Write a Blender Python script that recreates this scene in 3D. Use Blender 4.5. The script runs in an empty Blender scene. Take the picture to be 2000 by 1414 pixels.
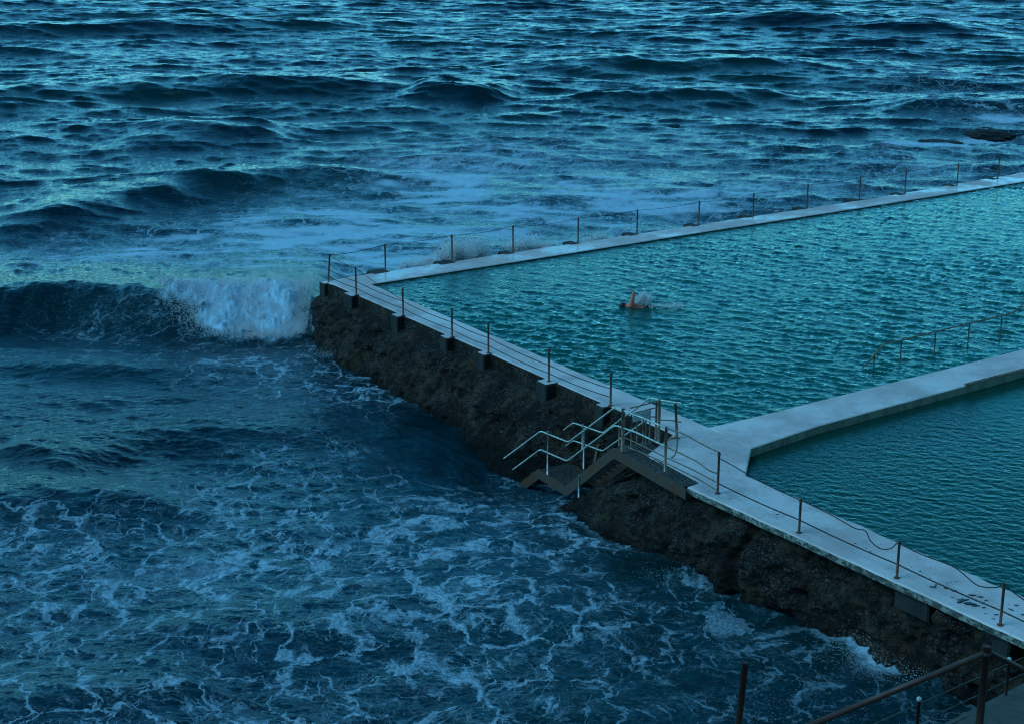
import bpy, math, random
import numpy as np
from mathutils import Vector, Matrix
random.seed(7); RNG = np.random.default_rng(11)
S = bpy.context.scene
COL = S.collection
# ---------------------------------------------------------------- camera geometry
F = 3200.0; YH = -300.0; PT = math.atan((707 - YH) / F); ZC = 19.4
CAM = np.array([0, 0, ZC])
UPV = np.array([0, math.sin(PT), math.cos(PT)]); FWD = np.array([0, math.cos(PT), -math.sin(PT)])
ZD = 2.4      # deck level
ZW = 2.33     # water of the large pool
ZW2 = 2.12    # water of the small pool
def ray(u, v):
    return np.array([(u - 1000) / F, 0, 0]) - (v - 707) / F * UPV + FWD
def at(u, v, z=ZD):
    d = ray(u, v); return CAM + (z - ZC) / d[2] * d
def on_plane(u, v, p0, n):
    d = ray(u, v); return CAM + ((p0 - CAM) @ n) / (d @ n) * d
def at_y(u, v, y):
    d = ray(u, v); return CAM + y / d[1] * d
D1 = np.array([0.5635, -0.8261, 0.0])      # along the near wall, towards the viewer
D2 = np.array([0.8261, 0.5635, 0.0])       # inland, across the wall
Z1 = np.array([0, 0, 1.0])
# ---------------------------------------------------------------- noise
def _hash(ix, iy, iz, seed):
    h = (ix.astype(np.int64) * 374761393 + iy.astype(np.int64) * 668265263 + iz.astype(np.int64) * 2147483647 + seed * 974711) & 0xffffffff
    h = ((h ^ (h >> 13)) * 1274126177) & 0xffffffff
    h = (h ^ (h >> 16)) & 0xffffffff
    return h / 4294967295.0 * 2 - 1
def vnoise(x, y, z=None, seed=0):
    x = np.asarray(x, float); y = np.asarray(y, float)
    if z is None:
        ix = np.floor(x).astype(np.int32); iy = np.floor(y).astype(np.int32); fx = x - ix; fy = y - iy
        fx, fy = [f * f * f * (f * (f * 6 - 15) + 10) for f in (fx, fy)]
        def h2(a, b):
            h = a.astype(np.uint32) * np.uint32(374761393) + b.astype(np.uint32) * np.uint32(668265263) + np.uint32(seed * 974711 + 12345)
            h = (h ^ (h >> np.uint32(13))) * np.uint32(1274126177); h = (h ^ (h >> np.uint32(16))); return h * (2.0 / 4294967295.0) - 1
        a = h2(ix, iy); b = h2(ix + 1, iy); c = h2(ix, iy + 1); d = h2(ix + 1, iy + 1)
        return (a + (b - a) * fx) * (1 - fy) + (c + (d - c) * fx) * fy
    z = np.zeros_like(x) if z is None else np.asarray(z, float)
    ix, iy, iz = np.floor(x), np.floor(y), np.floor(z)
    fx, fy, fz = x - ix, y - iy, z - iz
    fx, fy, fz = [f * f * f * (f * (f * 6 - 15) + 10) for f in (fx, fy, fz)]
    r = 0
    for a in (0, 1):
        for b in (0, 1):
            for c in (0, 1):
                r = r + _hash(ix + a, iy + b, iz + c, seed) * (fx if a else 1 - fx) * (fy if b else 1 - fy) * (fz if c else 1 - fz)
    return r
def fbm(x, y, z=None, o=4, seed=0, g=0.5):
    r = 0; a = 1.0; t = 0
    for i in range(o):
        k = 2.03 ** i
        r = r + a * vnoise(x * k + 17.3 * i, y * k - 9.1 * i, None if z is None else z * k, seed + i); t += a; a *= g
    return r / t
def sstep(a, b, x):
    t = np.clip((x - a) / (b - a), 0, 1); return t * t * (3 - 2 * t)
# ---------------------------------------------------------------- object helpers
def tag(o, label=None, cat=None, group=None, kind=None):
    if label: o['label'] = label
    if cat: o['category'] = cat
    if group: o['group'] = group
    if kind: o['kind'] = kind
    return o
def empty(name, loc=(0, 0, 0)):
    o = bpy.data.objects.new(name, None); COL.objects.link(o); o.location = tuple(float(c) for c in loc); return o
def link(name, me, parent=None):
    o = bpy.data.objects.new(name, me); COL.objects.link(o)
    if parent is not None:
        r = parent; off = Vector((0, 0, 0))
        while r is not None:
            off += r.location; r = r.parent
        me.transform(Matrix.Translation(-off)); o.parent = parent
    return o
class MB:
    def __init__(s): s.v = []; s.f = []; s.m = []
    def add(s, vs, fs, mi=0):
        n = len(s.v); s.v += [tuple(float(c) for c in p) for p in vs]
        s.f += [tuple(n + i for i in f) for f in fs]; s.m += [mi] * len(fs)
    def tube(s, pts, r, seg=10, mi=0, r1=None):
        pts = [np.array(p, float) for p in pts]; n = len(pts)
        vs = []; fs = []; ref = None
        for i, p in enumerate(pts):
            t = pts[min(i + 1, n - 1)] - pts[max(i - 1, 0)]; t /= (np.linalg.norm(t) + 1e-9)
            if ref is None: ref = np.array([0, 0, 1.0]) if abs(t[2]) < .9 else np.array([1.0, 0, 0])
            a = np.cross(t, ref); a /= np.linalg.norm(a); b = np.cross(a, t); ref = b
            rr = r if r1 is None else r + (r1 - r) * i / max(1, n - 1)
            for k in range(seg):
                q = 2 * math.pi * k / seg; vs.append(p + rr * (math.cos(q) * a + math.sin(q) * b))
        for i in range(n - 1):
            for k in range(seg):
                k2 = (k + 1) % seg; fs.append((i * seg + k, i * seg + k2, (i + 1) * seg + k2, (i + 1) * seg + k))
        fs.append(tuple(range(seg))); fs.append(tuple((n - 1) * seg + k for k in reversed(range(seg))))
        s.add(vs, fs, mi)
    def box(s, c, ax, ay, az, mi=0):
        c = np.array(c, float); vs = []
        for k in (-1, 1):
            for j in (-1, 1):
                for i in (-1, 1): vs.append(c + i * np.array(ax) + j * np.array(ay) + k * np.array(az))
        s.add(vs, [(0, 2, 3, 1), (4, 5, 7, 6), (0, 1, 5, 4), (2, 6, 7, 3), (1, 3, 7, 5), (0, 4, 6, 2)], mi)
    def rbox(s, c, ax, ay, az, ch, mi=0, mtop=None):
        """box with chamfered top and vertical edges"""
        c = np.array(c, float); ax, ay, az = [np.array(q, float) for q in (ax, ay, az)]
        lx, ly, lz = [np.linalg.norm(q) for q in (ax, ay, az)]; X, Y, Z = ax / lx, ay / ly, az / lz
        def ring(ix, iy, h):
            x, y = lx - ix, ly - iy; k = min(ch, x, y)
            P = [(-x + k, -y), (x - k, -y), (x, -y + k), (x, y - k), (x - k, y), (-x + k, y), (-x, y - k), (-x, -y + k)]
            return [c + X * p + Y * q + Z * h for p, q in P]
        vs = ring(0, 0, -lz) + ring(0, 0, lz - ch) + ring(ch * .7, ch * .7, lz)
        fs = []; 
        s.add(vs, [tuple(reversed(range(8)))] + [(r * 8 + k, r * 8 + (k + 1) % 8, r * 8 + 8 + (k + 1) % 8, r * 8 + 8 + k) for r in (0, 1) for k in range(8)], mi)
        n = len(s.v); s.f.append(tuple(n - 8 + k for k in range(8))); s.m.append(mi if mtop is None else mtop)
    def build(s, name, mats, parent=None, smooth=False):
        me = bpy.data.meshes.new(name); me.from_pydata(s.v, [], s.f); 
        for m in (mats if isinstance(mats, (list, tuple)) else [mats]): me.materials.append(m)
        me.polygons.foreach_set('material_index', s.m)
        if smooth: me.polygons.foreach_set('use_smooth', [len(f) == 4 for f in s.f])
        me.update(); return link(name, me, parent)
def grid_mesh(name, P, mat, attrs=None, keep=None, parent=None, smooth=True, sm=None):
    """P: (R,C,3) grid of points -> one quad mesh"""
    R, C, _ = P.shape
    idx = np.arange(R * C).reshape(R, C)
    q = np.stack([idx[:-1, :-1], idx[:-1, 1:], idx[1:, 1:], idx[1:, :-1]], -1).reshape(-1, 4)
    if keep is not None: q = q[keep.reshape(-1)]
    used = np.zeros(R * C, bool); used[q.ravel()] = True
    remap = np.cumsum(used) - 1; q = remap[q]; co = P.reshape(-1, 3)[used]
    me = bpy.data.meshes.new(name)
    me.vertices.add(len(co)); me.vertices.foreach_set('co', co.astype(np.float32).ravel())
    me.loops.add(q.size); me.loops.foreach_set('vertex_index', q.astype(np.int32).ravel())
    me.polygons.add(len(q)); me.polygons.foreach_set('loop_start', (np.arange(len(q)) * 4).astype(np.int32))
    me.polygons.foreach_set('use_smooth', np.ones(len(q), bool) if smooth else np.zeros(len(q), bool))
    me.update(calc_edges=True); me.materials.append(mat)
    for k, a in (attrs or {}).items():
        if a.ndim == 3:
            at_ = me.attributes.new(k, 'FLOAT_COLOR', 'POINT')
            c4 = np.ones((len(co), 4), np.float32); c4[:, :3] = a.reshape(-1, 3)[used]; at_.data.foreach_set('color', c4.ravel())
        else:
            at_ = me.attributes.new(k, 'FLOAT', 'POINT'); at_.data.foreach_set('value', a.reshape(-1)[used].astype(np.float32))
    return link(name, me, parent)
def resample(pts, step, jit=0.0, seed=0, closed=False):
    pts = [np.array(p, float) for p in pts]
    if closed: pts = pts + [pts[0]]
    out = []
    for a, b in zip(pts[:-1], pts[1:]):
        n = max(1, int(np.linalg.norm(b - a) / step)); d = b - a
        nn = np.array([-d[1], d[0], 0]); nn /= (np.linalg.norm(nn) + 1e-9)
        for i in range(n):
            p = a + d * i / n
            if jit and i: p = p + nn * jit * float(fbm(np.array([p[0] * 1.3]), np.array([p[1] * 1.3]), o=4, seed=seed, g=.7)[0])
            out.append(p)
    if not closed: out.append(pts[-1])
    return out
def slab(mb, poly, z1, z0, ch=.03, mi_top=0, mi_side=0):
    n = len(poly); P = np.array(poly)[:, :2]
    area = 0.5 * np.sum(P[:, 0] * np.roll(P[:, 1], -1) - np.roll(P[:, 0], -1) * P[:, 1])
    if area < 0: P = P[::-1]
    e = np.roll(P, -1, 0) - P; e /= (np.linalg.norm(e, axis=1, keepdims=True) + 1e-9)
    nr = np.stack([e[:, 1], -e[:, 0]], 1); nn = nr + np.roll(nr, 1, 0); nn /= (np.linalg.norm(nn, axis=1, keepdims=True) + 1e-9)
    I = P - nn * ch
    vs = [(p[0], p[1], z0) for p in P] + [(p[0], p[1], z1 - ch) for p in P] + [(p[0], p[1], z1) for p in I]
    base = len(mb.v)
    side = [(k, (k + 1) % n, n + (k + 1) % n, n + k) for k in range(n)]
    cham = [(n + k, n + (k + 1) % n, 2 * n + (k + 1) % n, 2 * n + k) for k in range(n)]
    mb.add(vs, side, mi_side)
    for f in cham: mb.f.append(tuple(base + i for i in f)); mb.m.append(mi_top)
    mb.f.append(tuple(base + 2 * n + k for k in range(n))); mb.m.append(mi_top)
    mb.f.append(tuple(base + k for k in reversed(range(n)))); mb.m.append(mi_side)
# ---------------------------------------------------------------- materials
class NT:
    def __init__(s, name):
        s.mat = bpy.data.materials.new(name); s.mat.use_nodes = True; s.nt = s.mat.node_tree
        for n in list(s.nt.nodes): s.nt.nodes.remove(n)
        s.out = s.n('ShaderNodeOutputMaterial')
    def n(s, t, props=None, **ins):
        nd = s.nt.nodes.new(t)
        for k, v in (props or {}).items(): setattr(nd, k, v)
        for k, v in ins.items():
            k = k.replace('_', ' ') if k.replace('_', ' ') in [i.name for i in nd.inputs] else k
            s.set(nd.inputs[int(k[1:]) if k[0] == 'i' and k[1:].isdigit() else k], v)
        return nd
    def set(s, sock, v):
        if hasattr(v, 'is_output') or isinstance(v, bpy.types.NodeSocket): s.nt.links.new(v, sock)
        else:
            if isinstance(v, tuple) and len(v) == 3 and sock.type == 'RGBA': v = (*v, 1)
            sock.default_value = v
    def math(s, op, a, b=0.0, c=0.0, clamp=False):
        nd = s.n('ShaderNodeMath', {'operation': op, 'use_clamp': clamp}); s.set(nd.inputs[0], a); s.set(nd.inputs[1], b); s.set(nd.inputs[2], c); return nd.outputs[0]
    def vmul(s, v, k):
        nd = s.n('ShaderNodeVectorMath', {'operation': 'MULTIPLY'}); s.set(nd.inputs[0], v); s.set(nd.inputs[1], k); return nd.outputs[0]
    def vadd(s, v, k):
        nd = s.n('ShaderNodeVectorMath', {'operation': 'ADD'}); s.set(nd.inputs[0], v); s.set(nd.inputs[1], k); return nd.outputs[0]
    def pos(s): return s.n('ShaderNodeNewGeometry').outputs['Position']
    def noise(s, vec, sc, det=4, rough=.55, dist=0.0, col=False):
        nd = s.n('ShaderNodeTexNoise'); s.set(nd.inputs['Vector'], vec); nd.inputs['Scale'].default_value = sc; nd.inputs['Detail'].default_value = det
        nd.inputs['Roughness'].default_value = rough; nd.inputs['Distortion'].default_value = dist
        return nd.outputs['Color' if col else 'Fac']
    def vor(s, vec, sc, feat='DISTANCE_TO_EDGE', rnd=1.0):
        nd = s.n('ShaderNodeTexVoronoi', {'feature': feat}); s.set(nd.inputs['Vector'], vec); nd.inputs['Scale'].default_value = sc
        nd.inputs['Randomness'].default_value = rnd
        return nd.outputs['Distance']
    def smooth(s, x, a, b, lo=0.0, hi=1.0):
        nd = s.n('ShaderNodeMapRange', {'interpolation_type': 'SMOOTHSTEP'}); s.set(nd.inputs[0], x); s.set(nd.inputs[1], a); s.set(nd.inputs[2], b); s.set(nd.inputs[3], lo); s.set(nd.inputs[4], hi); return nd.outputs[0]
    def mix(s, f, a, b):
        nd = s.n('ShaderNodeMix', {'data_type': 'RGBA'}); s.set(nd.inputs[0], f); s.set(nd.inputs[6], a); s.set(nd.inputs[7], b); return nd.outputs[2]
    def bump(s, h, dist, strength=1.0, normal=None):
        nd = s.n('ShaderNodeBump'); s.set(nd.inputs['Height'], h); nd.inputs['Distance'].default_value = dist; s.set(nd.inputs['Strength'], strength)
        if normal is not None: s.set(nd.inputs['Normal'], normal)
        return nd.outputs[0]
    def principled(s, **k):
        nd = s.n('ShaderNodeBsdfPrincipled')
        for a, v in k.items(): s.set(nd.inputs[a.replace('_', ' ')], v)
        return nd.outputs[0]
    def done(s, sh): s.nt.links.new(sh, s.out.inputs[0]); return s.mat

def m_sea():
    t = NT('sea_water'); p = t.pos()
    at_ = t.n('ShaderNodeAttribute', {'attribute_name': 'state'}); sep = t.n('ShaderNodeSeparateColor'); t.set(sep.inputs[0], at_.outputs['Color'])
    solid, lace, aer = sep.outputs[0], sep.outputs[1], sep.outputs[2]
    w1 = t.noise(p, .55, 3, .5, col=True); w2 = t.noise(p, 2.6, 4, .65, col=True)
    q = t.vadd(p, t.vmul(t.vadd(w1, (-.5, -.5, -.5)), (2.4, 2.8, 0)))
    q = t.vadd(q, t.vmul(t.vadd(w2, (-.5, -.5, -.5)), (.55, .7, 0)))
    q = t.vmul(q, (1, .9, 0))
    wid = t.noise(p, 1.2, 4, .7)                         # line width
    w = t.math('MULTIPLY', t.smooth(wid, .36, .70, .02, 1.0), t.math('MULTIPLY_ADD', lace, .23, .012))
    def net(sc, k):
        d = t.vor(q, sc); ww = t.math('MULTIPLY', w, k)
        return t.math('SUBTRACT', 1.0, t.smooth(d, t.math('MULTIPLY', ww, .15), ww))
    n1 = net(.62, .95); n2 = net(1.5, 1.05); n3 = net(3.8, 1.2)
    p2 = t.noise(p, .8, 4, .6)
    n2m = t.math('MULTIPLY', n2, t.smooth(p2, .38, .58)); n3m = t.math('MULTIPLY', n3, t.smooth(t.noise(p, 1.1, 3, .6), .44, .62))
    def ridge(vec, sc, wdt, det):
        n = t.noise(vec, sc, det, .62); a = t.math('ABSOLUTE', t.math('SUBTRACT', n, .5)); return t.smooth(a, 0.0, wdt, 1, 0)
    pr = t.vmul(t.vadd(p, t.vmul(t.vadd(w1, (-.5, -.5, -.5)), (1.2, 1.2, 0))), (.6, 1.25, 0))
    r1 = t.math('MULTIPLY', ridge(pr, 1.5, .030, 6), t.smooth(p2, .50, .66, .15, 1)); r2 = t.math('MULTIPLY', ridge(pr, 4.2, .045, 4), t.smooth(wid, .42, .62, .1, .8))
    nn = t.math('MAXIMUM', t.math('MULTIPLY', n1, .95), t.math('MAXIMUM', t.math('MULTIPLY', n2m, .85), t.math('MULTIPLY', n3m, .5)))
    nn = t.math('MAXIMUM', nn, t.math('MULTIPLY', t.math('MAXIMUM', r1, r2), .42))
    fine = t.noise(q, 7.0, 5, .7)
    nn = t.math('MULTIPLY', nn, t.smooth(fine, .30, .62, .12, 1.0))
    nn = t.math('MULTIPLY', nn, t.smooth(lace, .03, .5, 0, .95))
    thr = t.math('SUBTRACT', 1.02, solid)
    pat = t.math('MULTIPLY_ADD', t.noise(q, 1.6, 6, .72), .62, t.math('MULTIPLY', t.noise(p, 9.0, 4, .7), .38))
    sol = t.smooth(t.math('SUBTRACT', pat, thr), -.20, .24)
    foam = t.math('MAXIMUM', nn, sol, clamp=True)
    foam = t.math('MULTIPLY', foam, 0.92)
    deep = t.mix(t.smooth(t.noise(p, .02, 2), .4, .6), (.0003, .009, .016), (.0003, .026, .025))
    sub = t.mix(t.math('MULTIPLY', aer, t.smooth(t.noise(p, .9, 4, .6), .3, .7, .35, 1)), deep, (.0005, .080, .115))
    colr = t.mix(foam, sub, (.47, .74, .88))
    rough = t.math('MULTIPLY_ADD', foam, .5, .07)
    ps = t.vmul(p, (.8, 1.25, 1))
    h = t.math('MULTIPLY_ADD', t.noise(ps, 3.4, 6, .62, .6), 1.0, t.math('MULTIPLY', foam, .25))
    nrm = t.bump(h, .07, .85)
    return t.done(t.principled(Base_Color=colr, Roughness=rough, IOR=1.33, Normal=nrm, Specular_IOR_Level=.40, Specular_Tint=(.45, .92, 1.0)))
def m_pool(name, scat, tint, mixf, sx):
    t = NT(name); p = t.pos()
    h = t.noise(t.vmul(p, sx), 5.0, 4, .55, .4)
    nrm = t.bump(h, .05, .6)
    fr = t.n('ShaderNodeFresnel'); fr.inputs[0].default_value = 1.33; t.set(fr.inputs[1], nrm)
    gl = t.n('ShaderNodeBsdfGlossy'); gl.inputs['Roughness'].default_value = .05; gl.inputs[0].default_value = (.62, .82, .80, 1); t.set(gl.inputs['Normal'], nrm)
    tr = t.n('ShaderNodeBsdfTransparent'); tr.inputs[0].default_value = (*tint, 1)
    df = t.n('ShaderNodeBsdfDiffuse'); df.inputs[0].default_value = (*scat, 1)
    m1 = t.n('ShaderNodeMixShader'); m1.inputs[0].default_value = mixf; t.set(m1.inputs[1], tr.outputs[0]); t.set(m1.inputs[2], df.outputs[0])
    m2 = t.n('ShaderNodeMixShader'); t.set(m2.inputs[0], fr.outputs[0]); t.set(m2.inputs[1], m1.outputs[0]); t.set(m2.inputs[2], gl.outputs[0])
    return t.done(m2.outputs[0])
def m_deck(name='white_painted_concrete', wet=.35, base=(.76, .68, .66)):
    t = NT(name); p = t.pos()
    n1 = t.noise(p, .5, 5, .65); n2 = t.noise(p, 5.0, 5, .7); n3 = t.noise(p, 40, 3, .6)
    c = t.mix(t.smooth(n1, .38, .66), base, tuple(b * .72 for b in base))
    cr_ = t.math('ABSOLUTE', t.math('SUBTRACT', t.noise(p, .8, 5, .6), .5)); c = t.mix(t.math('MULTIPLY', t.smooth(cr_, 0, .006, 1, 0), .45), c, (.16, .15, .14))
    c = t.mix(t.smooth(n2, .58, .80, 0, .55), c, (.30, .32, .31))
    c = t.mix(t.smooth(n3, .62, .8, 0, .5), c, (.25, .27, .28))
    r = t.smooth(n1, .35, .65, .75 - wet, .8)
    return t.done(t.principled(Base_Color=c, Roughness=r, Normal=t.bump(n2, .01, .5)))
def m_side():
    t = NT('weathered_coping_edge'); p = t.pos()
    n = t.noise(t.vmul(p, (1, 1, 2)), 3.0, 6, .75); n2 = t.noise(p, 9, 5, .7)
    c = t.mix(t.smooth(n, .42, .56), (.34, .34, .30), (.09, .09, .075)); c = t.mix(t.smooth(n2, .5, .62), c, (.03, .032, .03))
    return t.done(t.principled(Base_Color=c, Roughness=.85, Normal=t.bump(n2, .02, .7)))
def m_rock(name='barnacled_rock', green=.5):
    t = NT(name); p = t.pos()
    n1 = t.noise(p, .7, 4, .6); n2 = t.noise(p, 3.5, 7, .72); n3 = t.noise(p, 14, 5, .7); v = t.vor(p, 9, 'F1')
    sep = t.n('ShaderNodeSeparateXYZ'); t.set(sep.inputs[0], p); z = sep.outputs[2]
    c = t.mix(t.smooth(n1, .45, .56), (.024, .018, .016), (.10, .070, .042)); c = t.mix(t.smooth(t.noise(p, .9, 5, .65), .56, .66, 0, .8), c, (.16, .085, .045))
    c = t.mix(t.smooth(n2, .43, .55), c, (.026, .018, .016))
    up = t.math('MULTIPLY', t.smooth(n3, .50, .64), t.smooth(t.noise(p, 1.1, 3), .38, .6))
    c = t.mix(t.math('MULTIPLY', up, .9), c, (.24, .20, .18))
    c = t.mix(t.math('MULTIPLY', t.smooth(v, .0, .22, 1, 0), t.smooth(n2, .45, .55, 0, .6)), c, (.17, .17, .15))
    c = t.mix(t.smooth(t.math('ADD', z, t.math('MULTIPLY', n1, .5)), .15, .7, 1, 0), c, (.012, .014, .012))
    h = t.math('ADD', t.math('MULTIPLY', n2, 1.0), t.math('MULTIPLY', n3, .5))
    return t.done(t.principled(Base_Color=c, Roughness=.8, Specular_IOR_Level=.25, Normal=t.bump(h, .28, 1.0)))
def m_conc(name='dark_damp_concrete', a=(.032, .030, .026), b=(.013, .012, .012)):
    t = NT(name); p = t.pos(); n1 = t.noise(t.vmul(p, (1, 1, .35)), 3, 6, .7); n2 = t.noise(p, 18, 5, .7)
    c = t.mix(t.smooth(n1, .4, .62), a, b); c = t.mix(t.smooth(n2, .6, .75, 0, .5), c, tuple(3 * x for x in a))
    return t.done(t.principled(Base_Color=c, Roughness=.85, Normal=t.bump(n2, .02, .8)))
def m_metal(name, a, b, metal=.3, rough=.45, sc=6):
    t = NT(name); p = t.pos(); n = t.noise(p, sc, 6, .7)
    c = t.mix(t.smooth(n, .42, .62), a, b)
    return t.done(t.principled(Base_Color=c, Roughness=t.smooth(n, .3, .7, rough, min(1, rough + .3)), Metallic=metal, Normal=t.bump(n, .003, .5)))
def m_plain(name, c, rough=.6, n=.15):
    t = NT(name); p = t.pos(); f = t.noise(p, 12, 4, .6)
    return t.done(t.principled(Base_Color=t.mix(f, tuple(x * (1 - n) for x in c), tuple(min(1, x * (1 + n)) for x in c)), Roughness=rough))
def m_spray():
    t = NT('white_foam'); a = t.n('ShaderNodeBsdfDiffuse'); a.inputs[0].default_value = (.95, .96, .97, 1); b = t.n('ShaderNodeBsdfTranslucent'); b.inputs[0].default_value = (.97, .98, .99, 1)
    m = t.n('ShaderNodeMixShader'); m.inputs[0].default_value = .5; t.set(m.inputs[1], a.outputs[0]); t.set(m.inputs[2], b.outputs[0]); return t.done(m.outputs[0])
M = dict(sea=m_sea(),
    pool=m_pool('pool_water', (.001, .155, .128), (.08, .80, .75), .45, (1, 1.5, 1)),
    pool2=m_pool('shallow_pool_water', (.001, .10, .078), (.08, .75, .66), .45, (1, 1, 1)),
    floor=m_conc('pool_floor_paint', (.02, .30, .30), (.015, .20, .20)), ramp=m_plain('pale_ramp_paint', (.42, .62, .64), .7),
    deck=m_deck(), deckwet=m_deck('wet_white_concrete', .62, (.78, .70, .68)), side=m_side(), wetrock=m_conc('wet_black_rock', (.012, .012, .013), (.006, .006, .007)), rock=m_rock(), conc=m_conc(),
    poolside=m_conc('pool_side_concrete', (.26, .25, .19), (.15, .15, .12)),
    rust=m_metal('rusted_post_steel', (.08, .04, .03), (.26, .09, .045), .1, .55, 9),
    steel=m_metal('galvanised_pipe', (.75, .74, .68), (.45, .42, .35), .6, .30, 7),
    dsteel=m_metal('weathered_pipe', (.30, .22, .17), (.20, .11, .07), .5, .45, 7),
    string=m_metal('rust_stained_stringer', (.085, .058, .042), (.12, .045, .022), .1, .65, .9),
    grate=m_metal('steel_grating', (.16, .15, .14), (.07, .06, .055), .5, .45, 8),
    cable=m_metal('old_wire_rope', (.05, .045, .04), (.03, .025, .02), .3, .6, 9),
    fg=m_metal('brown_painted_pipe', (.06, .016, .011), (.03, .010, .009), .0, .40, 3),
    cap=m_plain('pale_knob', (.45, .5, .52), .4), skin=m_plain('skin', (.85, .20, .14), .45), capb=m_plain('dark_swim_cap', (.02, .02, .025), .35),
    signw=m_plain('white_sign_enamel', (.62, .66, .70), .4, .04), signt=m_plain('dark_sign_paint', (.03, .03, .035), .6),
    foam=m_spray(), weed=m_plain('wet_seaweed', (.012, .02, .02), .3), wet=m_plain('rust_stain', (.26, .10, .045), .8),
    groyne=m_conc('path_concrete', (.07, .068, .065), (.045, .044, .042)))
# ---------------------------------------------------------------- FFT sea tiles
def ocean_tile(L, N, kmin, kmax, lp, wdir, spread, seed, slope, p=4.0):
    r = np.random.default_rng(seed); k1 = 2 * np.pi * np.fft.fftfreq(N, L / N)
    kx, ky = np.meshgrid(k1, k1); k = np.hypot(kx, ky); k[0, 0] = 1e-6
    kp = 2 * np.pi / lp; sp = np.where((k > kmin) & (k < kmax), k ** -p * np.exp(-1.25 * (kp / k) ** 2), 0)
    c = (kx * wdir[0] + ky * wdir[1]) / k; sp = sp * (np.abs(c) ** spread * .97 + .03) * np.where(c < 0, .35, 1)
    h = (r.normal(size=(N, N)) + 1j * r.normal(size=(N, N))) * np.sqrt(sp); h[0, 0] = 0
    f = lambda q: np.real(np.fft.ifft2(q))
    z = f(h); dx = f(-1j * kx / k * h); dy = f(-1j * ky / k * h)
    sx = f(1j * kx * h); sc = slope / math.sqrt(np.mean(sx ** 2 + f(1j * ky * h) ** 2))
    J = 1 + 0 * z; a = f(kx * kx / k * h) * sc; b = f(ky * ky / k * h) * sc
    return dict(L=L, N=N, z=z * sc, dx=-dx * sc, dy=-dy * sc, fold=a + b)
def samp(T, key, x, y):
    A = T[key]; N = T['N']; u = (x / T['L'] * N) % N; v = (y / T['L'] * N) % N
    i = np.floor(u).astype(int); j = np.floor(v).astype(int); fu = u - i; fv = v - j; i %= N; j %= N; i1 = (i + 1) % N; j1 = (j + 1) % N
    return A[j, i] * (1 - fu) * (1 - fv) + A[j, i1] * fu * (1 - fv) + A[j1, i] * (1 - fu) * fv + A[j1, i1] * fu * fv
def proj_rows(v0, v1, vstep, dstep, z):
    """distances of grid rows: even steps as the eye sees them, never wider than dstep metres"""
    ys = []; y = at(1000, v1, z)[1]; yend = at(1000, v0, z)[1]
    while y < yend:
        ys.append(y); d = vstep * y * y / ((ZC - z) * F) ; y += min(max(d, .03), dstep)
    return np.array(ys)
def blob(X, Y, u, v, ru, rv, z=0.0, rot=0.0):
    """soft ellipse standing at a place on the sea, radii in metres derived from its extent"""
    c = at(u, v, z); rx = ru * c[1] / F; ry = rv * c[1] ** 2 / ((ZC - z) * F)
    dx, dy = (X - c[0]), (Y - c[1]); ca, sa = math.cos(rot), math.sin(rot)
    return np.exp(-(((dx * ca + dy * sa) / rx) ** 2 + ((-dx * sa + dy * ca) / ry) ** 2))
def seg_dist(X, Y, pts):
    d = np.full(X.shape, 1e9)
    for a, b in zip(pts[:-1], pts[1:]):
        ex, ey = b[0] - a[0], b[1] - a[1]; t = np.clip(((X - a[0]) * ex + (Y - a[1]) * ey) / (ex * ex + ey * ey), 0, 1)
        d = np.minimum(d, np.hypot(X - a[0] - t * ex, Y - a[1] - t * ey))
    return d
def inside(X, Y, poly):
    r = np.zeros(X.shape, bool); n = len(poly)
    for i in range(n):
        x1, y1 = poly[i][:2]; x2, y2 = poly[(i + 1) % n][:2]
        c = ((y1 > Y) != (y2 > Y)) & (X < (x2 - x1) * (Y - y1) / (y2 - y1 + 1e-12) + x1); r ^= c
    return r
# ---------------------------------------------------------------- outline of the baths
A0 = at(634, 552); A1 = at(654, 557); B = at(1315, 847); C_ = at(1262, 888); Dp = at(1365, 942); E_ = at(1342, 950); F1 = at(2000, 1250)
F2 = F1 + (F1 - E_) / np.linalg.norm(F1 - E_) * 9
G = at(725, 555); H = at(1385, 834); I_ = at(1467, 875); J_ = at(1456, 927); K1 = at(2000, 1165); K2 = K1 + (K1 - J_) / np.linalg.norm(K1 - J_) * 9
FO = [at(710, 537), at(1100, 479), at(1400, 434), at(1700, 389), at(2000, 337)]; FO.append(FO[-1] + D2 * 18)
FI = [G, at(1100, 496.5), at(1400, 449), at(1700, 403), at(2000, 355)]; FI.append(FI[-1] + D2 * 18)
MU = [H, at(1460, 817), at(1600, 782), at(1800, 732), at(2000, 682)]; MU.append(MU[-1] + D2 * 24)
ML = [I_, at(1600, 830), at(1800, 776), at(2000, 722)]; ML.append(ML[-1] + D2 * 24)
NB = at(668, 543)
WL_L = [((740, 531.5), (738, 560)), ((668, 543), (636, 600)), ((634, 553), (615, 655)), ((652, 557), (636, 690)), ((700, 578), (700, 727)), ((790, 617.5), (790, 777)), ((880, 657), (872, 815)), ((960, 692), (950, 860)), ((1075, 742.5), (1015, 897)), ((1182, 789), (1140, 915)), ((1315, 848), (1270, 985))]
WL_R = [((1232, 925, 1.35), (1088, 985)), ((1268, 915, 1.8), (1120, 1010)), ((1310, 935, 2.05), (1190, 1057)), ((1350, 961, 2.12), (1285, 1090)), ((1420, 992, 2.15), (1365, 1135)), ((1480, 1018, 2.15), (1440, 1170)), ((1560, 1056, 2.15), (1540, 1203)), ((1650, 1096, 2.15), (1655, 1258)), ((1720, 1128, 2.15), (1760, 1312)), ((1850, 1188, 2.15), (1910, 1384)), ((2000, 1256, 2.15), (2075, 1450))]
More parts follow.
